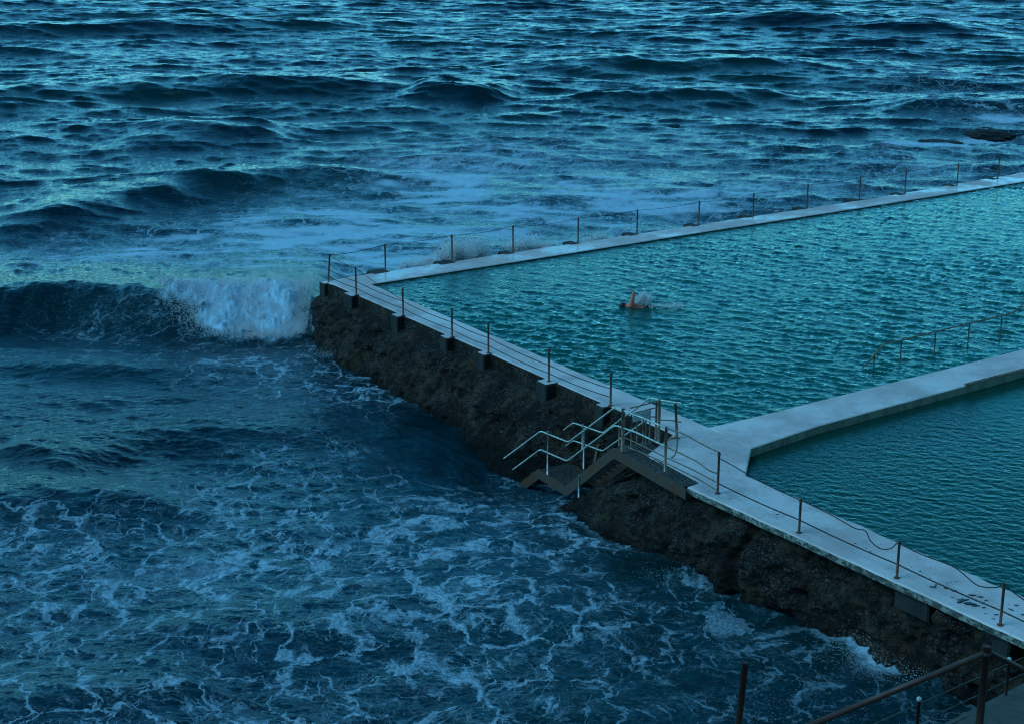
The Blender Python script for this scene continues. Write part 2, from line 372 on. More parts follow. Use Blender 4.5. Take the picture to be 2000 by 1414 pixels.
# ---------------------------------------------------------------- the sea
def build_sea():
    T1 = ocean_tile(170.0, 1024, 2 * np.pi / 60, 2 * np.pi / .9, 20.0, (-.16, -.99), 9, 5, .185, 3.75)
    T2 = ocean_tile(34.7, 1024, 2 * np.pi / 3.2, 2 * np.pi / .12, 2.6, (-.30, -.95), 6, 9, .185, 3.5)
    ys = proj_rows(-60, 1500, 1.75, .27, 0.0)
    ys = np.concatenate([[8, 20, 26, 29], ys[ys > 30.5], [ys[-1] + 2, ys[-1] + 6, ys[-1] + 20, 400, 900, 2500, 9000]])
    us = np.arange(-330, 2331, 2.1); us = np.concatenate([[-30000, -8000, -2500, -900, -500], us, [2500, 2900, 4500, 10000, 32000]])
    X = (us[None, :] - 1000) / F * 1.05 * ys[:, None] * (1 + 0 * us)[None, :]; Y = ys[:, None] + 0 * X
    far = sstep(400, 900, Y); near = 1 - far
    pool = [A0, A1, B, C_, Dp, E_, F2, K2 + D2 * 60, FO[-1] + D2 * 30, *FO[::-1]]
    wl = [at(*b, 0) for a, b in WL_L][1:] + [at(*b, 0) for a, b in WL_R][1:]
    dw = seg_dist(X, Y, wl); df = seg_dist(X, Y, FO)
    # swell height: larger offshore, calmer in the lee of the wall
    lee = blob(X, Y, 900, 1150, 700, 260) + blob(X, Y, 200, 1250, 900, 330)
    amp = (.30 + .62 * sstep(40, 120, Y)) * (1 - .15 * np.clip(lee, 0, 1)) * near
    amp2 = (1.15 + .35 * (1 - sstep(50, 66, Y)) - sstep(130, 230, Y) * .5) * near * (.8 + .5 * fbm(X * .1, Y * .1, seed=3))
    amp = amp * (.35 + .65 * sstep(0, 4, np.minimum(dw, df)))
    w1 = T1; Z = amp * samp(w1, 'z', X, Y); DX = 1.5 * amp * samp(w1, 'dx', X, Y); DY = 1.5 * amp * samp(w1, 'dy', X, Y)
    fold = amp * samp(w1, 'fold', X, Y)
    Z = Z + amp2 * samp(T2, 'z', X + DX, Y + DY); DX = DX + 1.2 * amp2 * samp(T2, 'dx', X, Y); DY = DY + 1.2 * amp2 * samp(T2, 'dy', X, Y)
    # offshore swell lines placed where the photograph has its big dark faces
    def swell(u0, v0, u1, v1, hgt_, wf, wb, taper=.25, seed=0):
        a = at(u0, v0, hgt_ * .6); b = at(u1, v1, hgt_ * .6); L = np.hypot(*(b - a)[:2]); e = (b - a)[:2] / L; n = np.array([-e[1], e[0]]); n = n if n[1] > 0 else -n
        s = (X - a[0]) * e[0] + (Y - a[1]) * e[1]; d = (X - a[0]) * n[0] + (Y - a[1]) * n[1]
        d = d + .9 * fbm(s * .16, d * .1, seed=seed + 40)
        t = sstep(-taper, taper, s / L) * sstep(-taper, taper, 1 - s / L)
        hh = hgt_ * t * (1 + .25 * fbm(s * .22, s * 0 + seed, seed=seed + 9))
        return hh * np.where(d > 0, np.exp(-(d / wb) ** 2), np.exp(-(np.abs(d) / wf) ** 1.6)), t, d
    for a in [(-200, 172, 900, 158, 1.0, 3.5, 7), (250, 262, 560, 250, .9, 2.6, 5), (0, 430, 480, 352, .8, 2.2, 5), (380, 352, 720, 345, .6, 2.2, 5), (820, 168, 980, 176, 1.0, 3., 5),
              (1020, 120, 1750, 130, .8, 3.5, 6), (-200, 60, 800, 38, .8, 4, 7), (1350, 32, 1900, 48, 1.2, 5, 7), (1700, 208, 2200, 214, .7, 3, 5), (1150, 190, 1500, 180, .6, 3, 5),
              (350, 810, 620, 850, .28, 1.2, 2.2), (-100, 700, 420, 735, .30, 1.3, 2.6), (300, 1230, 760, 1260, .25, .9, 1.8), (900, 1190, 1250, 1240, .22, .8, 1.6), (0, 1330, 400, 1340, .25, .9, 1.8), (0, 870, 160, 905, .45, 1.3, 2.0), (-150, 960, 330, 985, .5, 1.6, 2.2)]:
        z, _, _ = swell(*a, seed=int(a[1])); Z = Z + z
    # the breaking wave running into the end of the wall
    a, b = at(-420, 553, 1.3), at(612, 551, 1.3)
    xc = X; tcrest = sstep(a[0] - 4, a[0] + 6, X) * (1 - sstep(b[0] - 1.0, b[0] + 1.2, X))
    yc = a[1] + (b[1] - a[1]) * (X - a[0]) / (b[0] - a[0]) + .9 * fbm(X * .22, X * 0 + 3.1, seed=77) + .35 * fbm(X * .9, X * 0 + 1.1, seed=78)
    d = Y - yc; hb = (1.06 + .20 * sstep(at(300, 600, 0)[0] - 3, at(360, 600, 0)[0] + 2, X)) * tcrest * (1 + .22 * fbm(X * .35, Y * .12, seed=79) + .10 * fbm(X * 1.1, Y * .4, seed=80))
    prof = np.where(d > 0, np.exp(-(d / 6.5) ** 2), 1 - sstep(0, 4.1, -d) ** .80)
    prof = prof - .16 * np.exp(-((d + 4.6) / 1.5) ** 2)
    calm = np.exp(-((d + 1.5) / 4.5) ** 2) * tcrest
    Z = Z * (1 - .70 * calm) + hb * prof; DX = DX * (1 - .6 * calm); DY = DY * (1 - .6 * calm)
    # white water on the face
    front = sstep(-4.6, -3.0, d + .9 * fbm(X * .9, Y * .9, seed=21)) * (1 - sstep(.1, 1.2, d + .5 * fbm(X * 1.1, Y * 1.1, seed=22)))
    xl = at(305, 600, .8)[0]
    # the curtain starts high at its left end and reaches the foot of the face farther right
    lim = xl + .9 * fbm(X * .8, Y * .8, seed=31) + np.clip(-d, 0, 4) * .85 - .2
    white = front * sstep(-.35, .5, X - lim) * tcrest; whsoft = sstep(-5.4, -2.6, d + .9 * fbm(X * .9, Y * .9, seed=21)) * (1 - sstep(-.2, 1.8, d + .6 * fbm(X * 1.1, Y * 1.1, seed=22))) * sstep(-1.8, 1.3, X - lim) * tcrest
    lump = fbm(X * 1.6, Y * 1.6, seed=51, o=5, g=.62)
    Z = Z + white * (.20 + .36 * lump); DY = DY - white * (.2 + .35 * fbm(X * 1.2, Y * 1.2, seed=55, o=4))
    # clapotis against the wall foot near the viewer
    for (u, v, ru, rv, hh) in [(1700, 1262, 55, 22, .55), (1330, 1130, 70, 14, .3), (1430, 1195, 60, 14, .25), (1830, 1345, 60, 20, .3)]:
        bb = blob(X, Y, u, v, ru, rv); Z = Z + hh * bb * (1 + .5 * fbm(X * 2, Y * 2, seed=61)); 
    Z = Z - .62 * np.clip(1.3 * blob(X, Y, 1015, 925, 150, 62, -.4), 0, 1)
    # ---- surface state: r solid foam, g lace density, b aerated water
    big = fbm(X * .07, Y * .05, seed=101, o=4); mid = fbm(X * .28, Y * .22, seed=102, o=4); st = fbm(X * .35, Y * .9, seed=103, o=5, g=.6)
    solid = .10 + .0 * X
    B_ = lambda *k: blob(X, Y, *k)
    wash = B_(960, 330, 330, 75) + B_(820, 440, 420, 70) + .9 * B_(430, 500, 420, 55) + .8 * B_(640, 470, 300, 60) + .9 * B_(1180, 400, 300, 50) + .6 * B_(60, 515, 260, 40)
    right = .75 * B_(1560, 375, 260, 40) + .8 * B_(1900, 200, 160, 90) + .5 * B_(1700, 300, 250, 40) + .7 * B_(1850, 330, 200, 30) + .45 * B_(1330, 290, 180, 50)
    solid = solid + (.36 + .50 * st) * np.clip(wash, 0, 1.15) + .28 * np.clip(right, 0, 1.1)
    solid = solid + .55 * np.exp(-(df / 1.6) ** 2) * (1 - sstep(8, 16, X)) + .35 * np.exp(-(df / 2.2) ** 2)
    solid = solid + .18 * mid + .16 * st
    nearsea = 1 - sstep(66, 72, Y)
    solid = np.where(Y < yc - 3, .10 + .20 * mid + .12 * big, solid)
    solid = solid + nearsea * .8 * (.30 * B_(160, 1150, 260, 60) + .34 * B_(380, 1110, 150, 50) + .22 * B_(780, 1100, 190, 70) + .15 * B_(600, 1250, 400, 60) + .30 * B_(1010, 1000, 70, 40) + .28 * B_(1270, 1170, 100, 35) + .45 * B_(1700, 1300, 80, 35) + .3 * B_(1480, 1250, 160, 40) + .2 * B_(1650, 1380, 200, 50) + .30 * B_(560, 700, 180, 40) + .16 * B_(700, 900, 200, 70) - .25 * B_(960, 900, 200, 50) - .35 * B_(120, 960, 330, 60) - .3 * B_(130, 800, 300, 50))
    solid = solid + .30 * np.exp(-(dw / .30) ** 2)
    hole = B_(1330, 1110, 140, 30) + B_(830, 820, 60, 25) + B_(1230, 1110, 60, 25) + B_(1560, 1215, 60, 15)
    solid = solid - .3 * np.clip(hole, 0, 1)
    # dark unbroken face on the left
    face = np.exp(-((d + 2.6) / 3.0) ** 2) * tcrest * (1 - sstep(-1, 1.5, X - lim))
    solid = solid * (1 - .75 * face) + face * .10
    solid = np.maximum(solid, whsoft * (.80 + .30 * fbm(X * 2.2, Y * 2.2, seed=71, o=4)))
    solid = solid + .25 * np.clip(fold - .55, 0, 1) * sstep(60, 90, Y)
    for (u, v, ru, rv) in [(1850, 288, 70, 5), (1960, 236, 60, 6), (1740, 282, 60, 8), (1930, 268, 50, 4), (1490, 29, 22, 3), (1818, 24, 45, 5), (1900, 36, 60, 4), (500, 22, 25, 3)]:
        solid = solid + .75 * blob(X, Y, u, v, ru, rv)
    lace = nearsea * (.46 + .30 * mid + .75 * big) * (.35 + .65 * sstep(-260, 120, 0 * X + (X * 0 + 1) * 1) ) 
    lace = lace + nearsea * (.35 * B_(250, 1130, 330, 90) + .3 * B_(800, 1120, 300, 130) + .25 * B_(560, 730, 220, 70) + .2 * B_(1000, 1250, 300, 120) - .75 * B_(120, 890, 360, 95) - .22 * B_(250, 800, 500, 45) + .25 * B_(760, 760, 120, 50) - .3 * B_(860, 860, 130, 45))
    lace = lace * (1 - .30 * (1 - sstep(36, 44, Y))) * (1 - .7 * np.clip(hole, 0, 1)) * (1 - .6 * face) + .55 * np.clip(wash + right, 0, 1) * (1 - nearsea) + .14 * face  # lace thinned close to the viewer, standing in for dimmer light there
    aer = .10 + nearsea * (.50 + .25 * mid + .25 * big + .25 * B_(800, 1050, 500, 160) - .7 * B_(100, 880, 420, 130)) * (1 - .85 * np.clip(hole, 0, 1)) + .55 * np.clip(wash, 0, 1) + .3 * np.clip(right, 0, 1)
    aer = aer * (1 - .35 * (1 - sstep(35, 43, Y))) * (1 - .65 * face) + .4 * np.exp(-(np.hypot(d + .6, (X - b[0] + .9) * 1.2) / 1.6) ** 2)  # aerated tint gets the same painted dimming close to the viewer
    aer = aer * (1 - .65 * np.exp(-(dw / 1.5) ** 2))
    for k in (solid, lace, aer): np.clip(k, 0, 1.1, out=k); k *= near
    ins = inside(X, Y, [np.array(p) for p in pool])
    deepin = sstep(.25, .8, np.minimum(seg_dist(X, Y, [A0, A1, B, C_, Dp, E_, F2]), df)) * ins
    Z = Z * (1 - deepin) - 3.0 * deepin
    P = np.stack([X + DX, Y + DY, Z], -1)
    cxm = np.abs((us[:-1] + us[1:]) / 2 - 1000) < 1e9
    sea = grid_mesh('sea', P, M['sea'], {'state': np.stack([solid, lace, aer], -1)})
    tag(sea, 'dark blue green sea with white foam around the pool walls', kind='structure')
    return dict(yc=yc, a=a, b=b, xl=xl)
SEA = build_sea()
# ---------------------------------------------------------------- pool water and floors
def build_pool(name, poly, z, T, amp, mat, label, v0, v1, u0, u1, dst):
    ys = proj_rows(v0, v1, 1.7, dst, z); us = np.arange(u0, u1, 2.0)
    X = (us[None, :] - 1000) / F * 1.05 * ys[:, None]; Y = ys[:, None] + 0 * X
    gust = .85 + .75 * fbm(X * .11, Y * .09, seed=203, o=3)
    if name != 'pool_water': gust = gust * (.4 + .6 * sstep(0, 5, seg_dist(X, Y, ML)))
    Z = z + amp * gust * sum(samp(t, 'z', X, Y) for t in T); DX = amp * gust * sum(samp(t, 'dx', X, Y) for t in T); DY = amp * gust * sum(samp(t, 'dy', X, Y) for t in T)
    P = np.stack([X + 1.3 * DX, Y + 1.3 * DY, Z], -1); cx = (X[:-1, :-1] + X[1:, 1:]) / 2; cy = (Y[:-1, :-1] + Y[1:, 1:]) / 2
    o = grid_mesh(name, P, mat, keep=inside(cx, cy, poly)); tag(o, label, kind='structure')
def offset_poly(poly, d):
    P = np.array(poly)[:, :2]; ar = 0.5 * np.sum(P[:, 0] * np.roll(P[:, 1], -1) - np.roll(P[:, 0], -1) * P[:, 1]); s = 1 if ar > 0 else -1
    e = np.roll(P, -1, 0) - P; e /= np.linalg.norm(e, axis=1, keepdims=True); nr = np.stack([e[:, 1], -e[:, 0]], 1) * s; nn = nr + np.roll(nr, 1, 0); nn /= np.linalg.norm(nn, axis=1, keepdims=True)
    return P + nn * d
p1 = offset_poly([*FI[::-1], *MU], .22); p2 = offset_poly([*ML[::-1], J_, K1, K2], .22)
TP = ocean_tile(19.3, 512, 2 * np.pi / 3.2, 2 * np.pi / .12, .82, (-.44, -.90), 5, 31, .30, 3.5)
TP2 = ocean_tile(13.1, 512, 2 * np.pi / .9, 2 * np.pi / .1, .45, (-.38, -.92), 5, 33, .25, 3.4)
build_pool('pool_water', p1, ZW, [TP], .92, M['pool'], 'turquoise rippled water of the large pool', 325, 850, 700, 2350, .22)
build_pool('small_pool_water', p2, ZW2, [TP2], 1.0, M['pool2'], 'dark teal finely rippled water of the small pool', 690, 1420, 1430, 2350, .2)
mb = MB(); slab(mb, [(*q, 0) for q in offset_poly(p1, .1)], .75, .45, 0.01); o = mb.build('pool_floor', M['floor']); tag(o, 'painted floor under the large pool', kind='structure')
mb = MB(); slab(mb, [(*q, 0) for q in offset_poly(p2, .1)], 1.0, .6, 0.01)
o = mb.build('small_pool_floor', M['floor']); tag(o, 'painted floor under the small pool', kind='structure')
mb = MB()
for (u, v) in [(1640, 905), (1752, 872), (1862, 838), (1975, 805)]:
    a = at(u, v, 1.0); a[2] = 1.006; mb.box(a, D2 * .45, D1 * .14, Z1 * .002)
    mb.box(a + D1 * 6.2, D1 * 5.9, D2 * .11, Z1 * .002)
tag(mb.build('lane_markings', M['weed']), 'dark lane lines with cross bars painted on the small pool floor', kind='structure')
# ramp under the pool handrail
r0 = at(1735, 739, 2.2); rw = D2 * 16
def ramp_mesh():
    mb = MB(); wid = -D1 * 1.75; st = MU[3] - D2 * 1.4 - D1 * -.02
    a = st + 0 * rw; pts = []
    for q in (a, a + wid, a + D2 * 16 + wid, a + D2 * 16): pts.append(q)
    zz = [1.75, 1.75, 2.27, 2.27]
    vs = [(p[0], p[1], z) for p, z in zip(pts, zz)] + [(p[0], p[1], .76) for p in pts]
    mb.add(vs, [(0, 1, 2, 3), (0, 4, 5, 1), (1, 5, 6, 2), (2, 6, 7, 3), (3, 7, 4, 0)]); return mb
tag(ramp_mesh().build('pool_ramp', M['ramp']), 'pale submerged ramp beside the dividing wall', kind='structure')
mb = MB(); a = at(1905, 765, 2.1); pts = [a, a + D2 * 12, a + D2 * 12 + D1 * 2.6, a + D1 * 2.4]
mb.add([(p[0], p[1], z) for p, z in zip(pts, (1.75, 2.0, 2.0, 1.75))] + [(p[0], p[1], 1.01) for p in pts], [(0, 3, 2, 1), (0, 1, 5, 4), (1, 2, 6, 5), (2, 3, 7, 6), (3, 0, 4, 7)])
tag(mb.build('shallow_pool_ledge', M['ramp']), 'pale shallow ledge in the corner of the small pool', kind='structure')
# ---------------------------------------------------------------- walls
def rock_face(name, pairs, parent, seed, strip, crev=None, zb=-.35, label=None):
    tops = [at(p[0][0], p[0][1], p[0][2] if len(p[0]) > 2 else ZD - .01) for p in pairs]; bots = [at(*p[1], 0) for p in pairs]
    cum = [0]
    for a, b in zip(tops[:-1], tops[1:]): cum.append(cum[-1] + max(np.linalg.norm(b - a), .3))
    n = int(cum[-1] / .05); sx = np.linspace(0, cum[-1], n)
    Tt = np.stack([np.interp(sx, cum, [t[i] for t in tops]) for i in range(3)], -1); Bt = np.stack([np.interp(sx, cum, [t[i] for t in bots]) for i in range(3)], -1)
    for k in range(3): Bt[:, k] = np.convolve(np.pad(Bt[:, k], 12, mode='edge'), np.ones(25) / 25, 'valid')
    tt = np.concatenate([np.linspace(0, 1, 64), np.linspace(1.03, 1.5, 12)]); 
    out = Bt - Tt; out[:, 2] = 0; le = np.linalg.norm(out, axis=1, keepdims=True)
    tan = np.gradient(Tt, axis=0); nrm = np.stack([tan[:, 1], -tan[:, 0], 0 * tan[:, 0]], -1)
    nrm = np.where((np.sum(nrm * out, 1) < 0)[:, None], -nrm, nrm); nrm /= np.linalg.norm(nrm, axis=1, keepdims=True) + 1e-9
    g = tt.copy()
    if strip: g = np.where(tt < .20, tt * .04, .01 + np.clip(tt - .20, 0, 2) ** .75 / .8 ** .75 * .99)
    else: g = tt ** .8 * (1 + .0 * tt)
    P = Tt[None] + out[None] * g[:, None, None] + np.array([0, 0, 1.0]) * 0
    Zt = Tt[None, :, 2] * (1 - tt[:, None]) + 0 * tt[:, None]; P[:, :, 2] = Zt
    SX = sx[None] + 0 * tt[:, None]; TT = tt[:, None] + 0 * SX
    n3 = lambda k, o, sd: fbm(P[:, :, 0] * k, P[:, :, 1] * k, P[:, :, 2] * k, o=o, seed=sd)
    am = np.where(TT < (.20 if strip else .0), .035, 1.0); am = am * sstep(0, .06, TT) if not strip else am
    disp = am * (.42 * n3(.75, 4, seed) + .26 * n3(2.6, 4, seed + 5) + .07 * n3(11, 2, seed + 8) + (.10 if strip else .12) * np.sin(np.clip(TT, 0, 1) * math.pi))
    if strip: disp = disp + sstep(.19, .24, TT) * .16 + .03
    for (s0, w, dep, t0, t1) in (crev or []):
        wob = .12 * np.sin(TT * 9 + s0); disp = disp - dep * np.exp(-((SX - s0 - wob) / w) ** 4) * sstep(t0 - .05, t0 + .05, TT) * (1 - sstep(t1 - .05, t1 + .05, TT))
    P = P + nrm[None] * disp[:, :, None]
    vz = am * (.05 * n3(2.2, 3, seed + 30)); P[:, :, 2] += vz * sstep(0, .2, TT)
    o = grid_mesh(name, P, M['rock'], parent=parent)
    if label: o['label'] = label
    # rocks close the top behind the face
    return o, Tt, sx
wall = empty('sea_wall', at(1342, 950, 0)); tag(wall, 'long near sea wall with white walkway top and dark barnacled rock face', 'wall')
poly = []
O = resample([A0, A1, B], .25, .05, 3) + resample([C_, Dp, E_, F1, F2], .22, .045, 4)
Oi = resample([K2, K1, J_], .2, .10, 5) + resample([I_, H, G], .3, .035, 6) + [FO[0], NB]
mb = MB(); slab(mb, O + Oi, ZD, ZD - .20, .035, 0, 1)
mb.build('walkway_slab', [M['deck'], M['side']], wall)
rock_face('rock_face', WL_L, wall, 5, True, label='dark rock face below the plinths left of the metal stairs')
rock_face('rock_face', WL_R, wall, 25, False, crev=[(6.35, .20, .34, .1, 1.4), (1.0, .28, .35, .12, .30), (2.0, .3, .3, .38, .5), (9.6, .5, .25, .02, .16), (12.6, .45, .3, .0, .2), (2.6, .2, .3, .5, .62), (8.2, .2, .2, .6, .7)], label='olive mottled rock face right of the metal stairs')
# solid core so that nothing shows through
core = MB()
cp = offset_poly([A0 + D2 * .1, B + D2 * .1, C_ + D2 * .35, Dp + D2 * .5, F2 + D2 * .5, K2, J_, I_, H, G, FO[0] - D1 * -.15, NB + D1 * .15], -.05)
slab(core, [(*q, 0) for q in cp], ZD - .21, -2.5, .01); core.build('core', M['conc'], wall)
# white lip under the overhanging slab: chipped rim, plinths
for (u, v, hl, outw) in [(641, 551, .22, .30), (690, 574, .34, .34), (783, 614.5, .26, .36), (878, 656.5, .26, .34), (950, 688.5, .25, .34), (1075, 743.5, .30, .46), (1180, 790, .22, .30)]:
    p = at(u, v); t_ = (p - A1) @ D1
    e = A1 + (B - A1) * (t_ / np.linalg.norm(B - A1)); c = e - D2 * (outw / 2 - .05) + Z1 * (-.36 + .004)
    mb = MB(); mb.rbox(c, D1 * hl, -D2 * (outw / 2 + .05), Z1 * .36, .045, 0, 1); mb.build('plinth', [M['conc'], M['deck']], wall)
# bracket under the slab, the pale patch blocks of the right wall
for (u, v, w, h) in [(1790, 1162, .55, .38), (1955, 1240, .4, .4)]:
    p = at(u, v + 12, 1.95); mb = MB(); mb.rbox(p + D2 * .22 - Z1 * .05, D1 * w, D2 * .42, Z1 * h * .6, .05); mb.build('patch_block', M['conc'], wall)
# far wall
fw = empty('ocean_wall', FO[2] * np.array([1, 1, 0])); tag(fw, 'thin far sea wall topped by a wet white walkway, open sea behind', 'wall')
mb = MB(); slab(mb, resample(FI, .35, .03, 8) + resample(FO[::-1], .3, .09, 9), ZD, ZD - .22, .03, 0, 1)
mb.build('walkway_slab', [M['deckwet'], M['conc']], fw)
mb = MB(); slab(mb, [(*q, 0) for q in offset_poly(FI + FO[::-1], -.06)], ZD - .221, -2.5, .01); mb.build('core', M['conc'], fw)
farposts = [(753, 477, 531), (883, 459, 513), (1002, 441, 494), (1129, 425, 475), (1244, 410, 458), (1364.5, 393, 440), (1470.5, 378, 423), (1576, 360, 407), (1678, 345, 391), (1767, 333, 379), (1869, 320, 362), (1948.5, 304, 349)]
for (u, vt, vb) in farposts:
    p = at(u - 4, vb + 1); mb = MB(); s_ = (p - FO[0]) @ D2
    mb.rbox(p - D1 * .22 - Z1 * .17 - D2 * .12, D2 * (.40 if u < 900 else .24), D1 * .34, Z1 * .18, .04, 0, 0); mb.build('plinth', M['conc'], fw)
# dividing wall
dwl = empty('dividing_wall', MU[2] * np.array([1, 1, 0])); tag(dwl, 'pale flat concrete wall dividing the large pool from the small pool', 'wall')
mb = MB(); slab(mb, resample(MU, .5, .012, 12) + resample(ML[::-1], .5, .012, 13), ZD + .002, -2.0, .03, 0, 1)
mb.build('coping', [M['deck'], M['poolside']], dwl)
a = at(1885, 752.5); mb = MB(); mb.tube([a + Z1 * .02, a + D2 * 30 * 1.0 + Z1 * .02], .05, 10); mb.build('pipe', M['dsteel'], dwl)
# ---------------------------------------------------------------- posts, cables
def hgt_(b, vt):
    lo, hi = 0., 6.
    for _ in range(40):
        m = (lo + hi) / 2; q = b + Z1 * m - CAM
        if 707 - F * (q @ UPV) / (q @ FWD) > vt: lo = m
        else: hi = m
    return lo
def post_mesh(h, r=.034):
    mb = MB(); mb.tube([(0, 0, -.05), (0, 0, h - .03)], r, 12)
    mb.tube([(0, 0, h - .10), (0, 0, h - .04)], r * 1.35, 12); mb.tube([(0, 0, h - .03), (0, 0, h)], r * .75, 10)
    mb.tube([(0, 0, 0.0), (0, 0, .015)], r * 2.3, 12); return mb
def sag(a, b, s, n=14): return [a + (b - a) * i / n - Z1 * s * 4 * (i / n) * (1 - i / n) for i in range(n + 1)]
def railing(name, label, group, L, mat=M['rust']):
    root = empty(name, at(L[0][0], L[0][2])); tag(root, label, 'railing', group); bases = []; tops = []
    for (u, vt, vb, *tp) in L:
        b = at(u, vb); h = hgt_(b, vt); mb = post_mesh(h); 
        if tp: 
            top = b + Z1 * h + np.array([tp[0], 0, 0]); mb = MB(); mb.tube([b - Z1 * .05, top], .036, 12); mb.tube([top - (top - b) * .06, top - (top - b) * .02], .047, 12); mb.build('post', mat, root, True); bases.append(b); tops.append(top); continue
        mb.v = [tuple(np.array(q) + b) for q in mb.v]; mb.build('post', mat, root, True); bases.append(b); tops.append(b + Z1 * h)
    return root, bases, tops
r1, fb, ft = railing('railing', 'railing of thin dark posts along the far ocean wall, single chain looped between tops', 'pool railings', farposts + [(2055, 290, 331), (2150, 275, 316)])
cornerpost = (at(641, 551), )
for i in range(len(ft) - 1):
    mb = MB(); mb.tube(sag(ft[i] - Z1 * .03, ft[i + 1] - Z1 * .03, 05e-2 + .03 * ((i * 7) % 3)), .010, 6); mb.build('chain', M['cable'], r1, True)
r2, nb, nt_ = railing('railing', 'railing on the left half of the near wall, posts standing on rock plinths', 'pool railings',
    [(641, 497, 551, .10), (696, 522, 577), (787.5, 563, 617), (883, 602, 659), (954, 630, 690), (1072, 681, 745), (1192.5, 727, 792)])
mb = MB(); mb.tube(sag(nt_[0] - Z1 * .03, ft[0] - Z1 * .03, .08), .013, 6); mb.build('chain', M['cable'], r2, True)
for i in range(6):
    for fr in (.50, .25):
        mb = MB(); mb.tube(sag(nb[i] + Z1 * (fr if i else fr - .02) * 1.13, nb[i + 1] + Z1 * fr * 1.13, .045), .014, 6); mb.build('cable', M['cable'], r2, True)
for i in range(2):
    mb = MB(); mb.tube(sag(nt_[i] - Z1 * .04, (nt_[i + 1] - Z1 * .04) if i == 0 else nb[2] + Z1 * .62, .06), .012, 6); mb.build('chain', M['cable'], r2, True)
r3, rb, rt = railing('railing', 'railing on the right half of the near wall beside the small pool, chains hanging behind', 'pool railings',
    [(1401.5, 882, 963), (1560.5, 973, 1040), (1751.5, 1055, 1128), (1953.5, 1137, 1220)])
e_ = rb[3] + (rb[3] - rb[2]); 
mb = post_mesh(1.05); mb.v = [tuple(np.array(q) + e_) for q in mb.v]; mb.build('post', M['rust'], r3, True); rb.append(e_); rt.append(e_ + Z1 * 1.05)
for i in range(4):
    mb = MB(); mb.tube(sag(rb[i] + Z1 * (.30 if i == 0 else .36), rb[i + 1] + Z1 * .36, .03), .017, 6); mb.build('cable', M['cable'], r3, True)
def vplane_pts(pts, p0, p1):
    d = p1 - p0; n = np.array([-d[1], d[0], 0]); n /= np.linalg.norm(n); return [on_plane(u, v, p0, n) for u, v in pts]
def smoothline(P, n=5):
    P = [np.array(p) for p in P]; out = []
    for i in range(len(P) - 1):
        p0 = P[max(i - 1, 0)]; p1 = P[i]; p2 = P[i + 1]; p3 = P[min(i + 2, len(P) - 1)]
        for k in range(n):
            t = k / n; out.append(.5 * ((2 * p1) + (-p0 + p2) * t + (2 * p0 - 5 * p1 + 4 * p2 - p3) * t * t + (-p0 + 3 * p1 - 3 * p2 + p3) * t ** 3))
    out.append(P[-1]); return out
for i, L in enumerate([[(1403, 893), (1430, 908), (1470, 931), (1510, 952), (1545, 968), (1562, 976)], [(1564, 976), (1620, 1003), (1668, 1030), (1690, 1036), (1700, 1055), (1718, 1070), (1738, 1071), (1752, 1060)], [(1755, 1060), (1800, 1082), (1856, 1103), (1878, 1117), (1905, 1140), (1925, 1146), (1948, 1146), (1955, 1142)]]):
    mb = MB(); mb.tube(smoothline(vplane_pts(L, rb[i], rb[i + 1])), .014, 6); mb.build('chain', M['cable'], r3, True)
mb = MB(); mb.tube(sag(rt[3] - Z1 * .06, rt[4] - Z1 * .06, .25), .014, 6); mb.build('chain', M['cable'], r3, True)
# ---------------------------------------------------------------- metal stairs
cr = lambda x, y: (960 + x / 4, 740 + y / 4)
S0 = at(1199, 874); S1 = at(1342, 955); dS = (S0 - S1) / np.linalg.norm(S0 - S1); nS = np.array([-dS[1], dS[0], 0]); nS = nS if nS @ D2 > 0 else -nS
WST = 1.15
PF = S0 + nS * WST
near_ = lambda L, off=0.0: [on_plane(*cr(*q), S0 + nS * off, nS) for q in L]
far_ = lambda L: [on_plane(*cr(*q), PF, nS) for q in L]
st = empty('metal_stairs', S0 * np.array([1, 1, 0])); tag(st, 'steel stairs with pipe handrails going down the rock face into the sea', 'stairs')
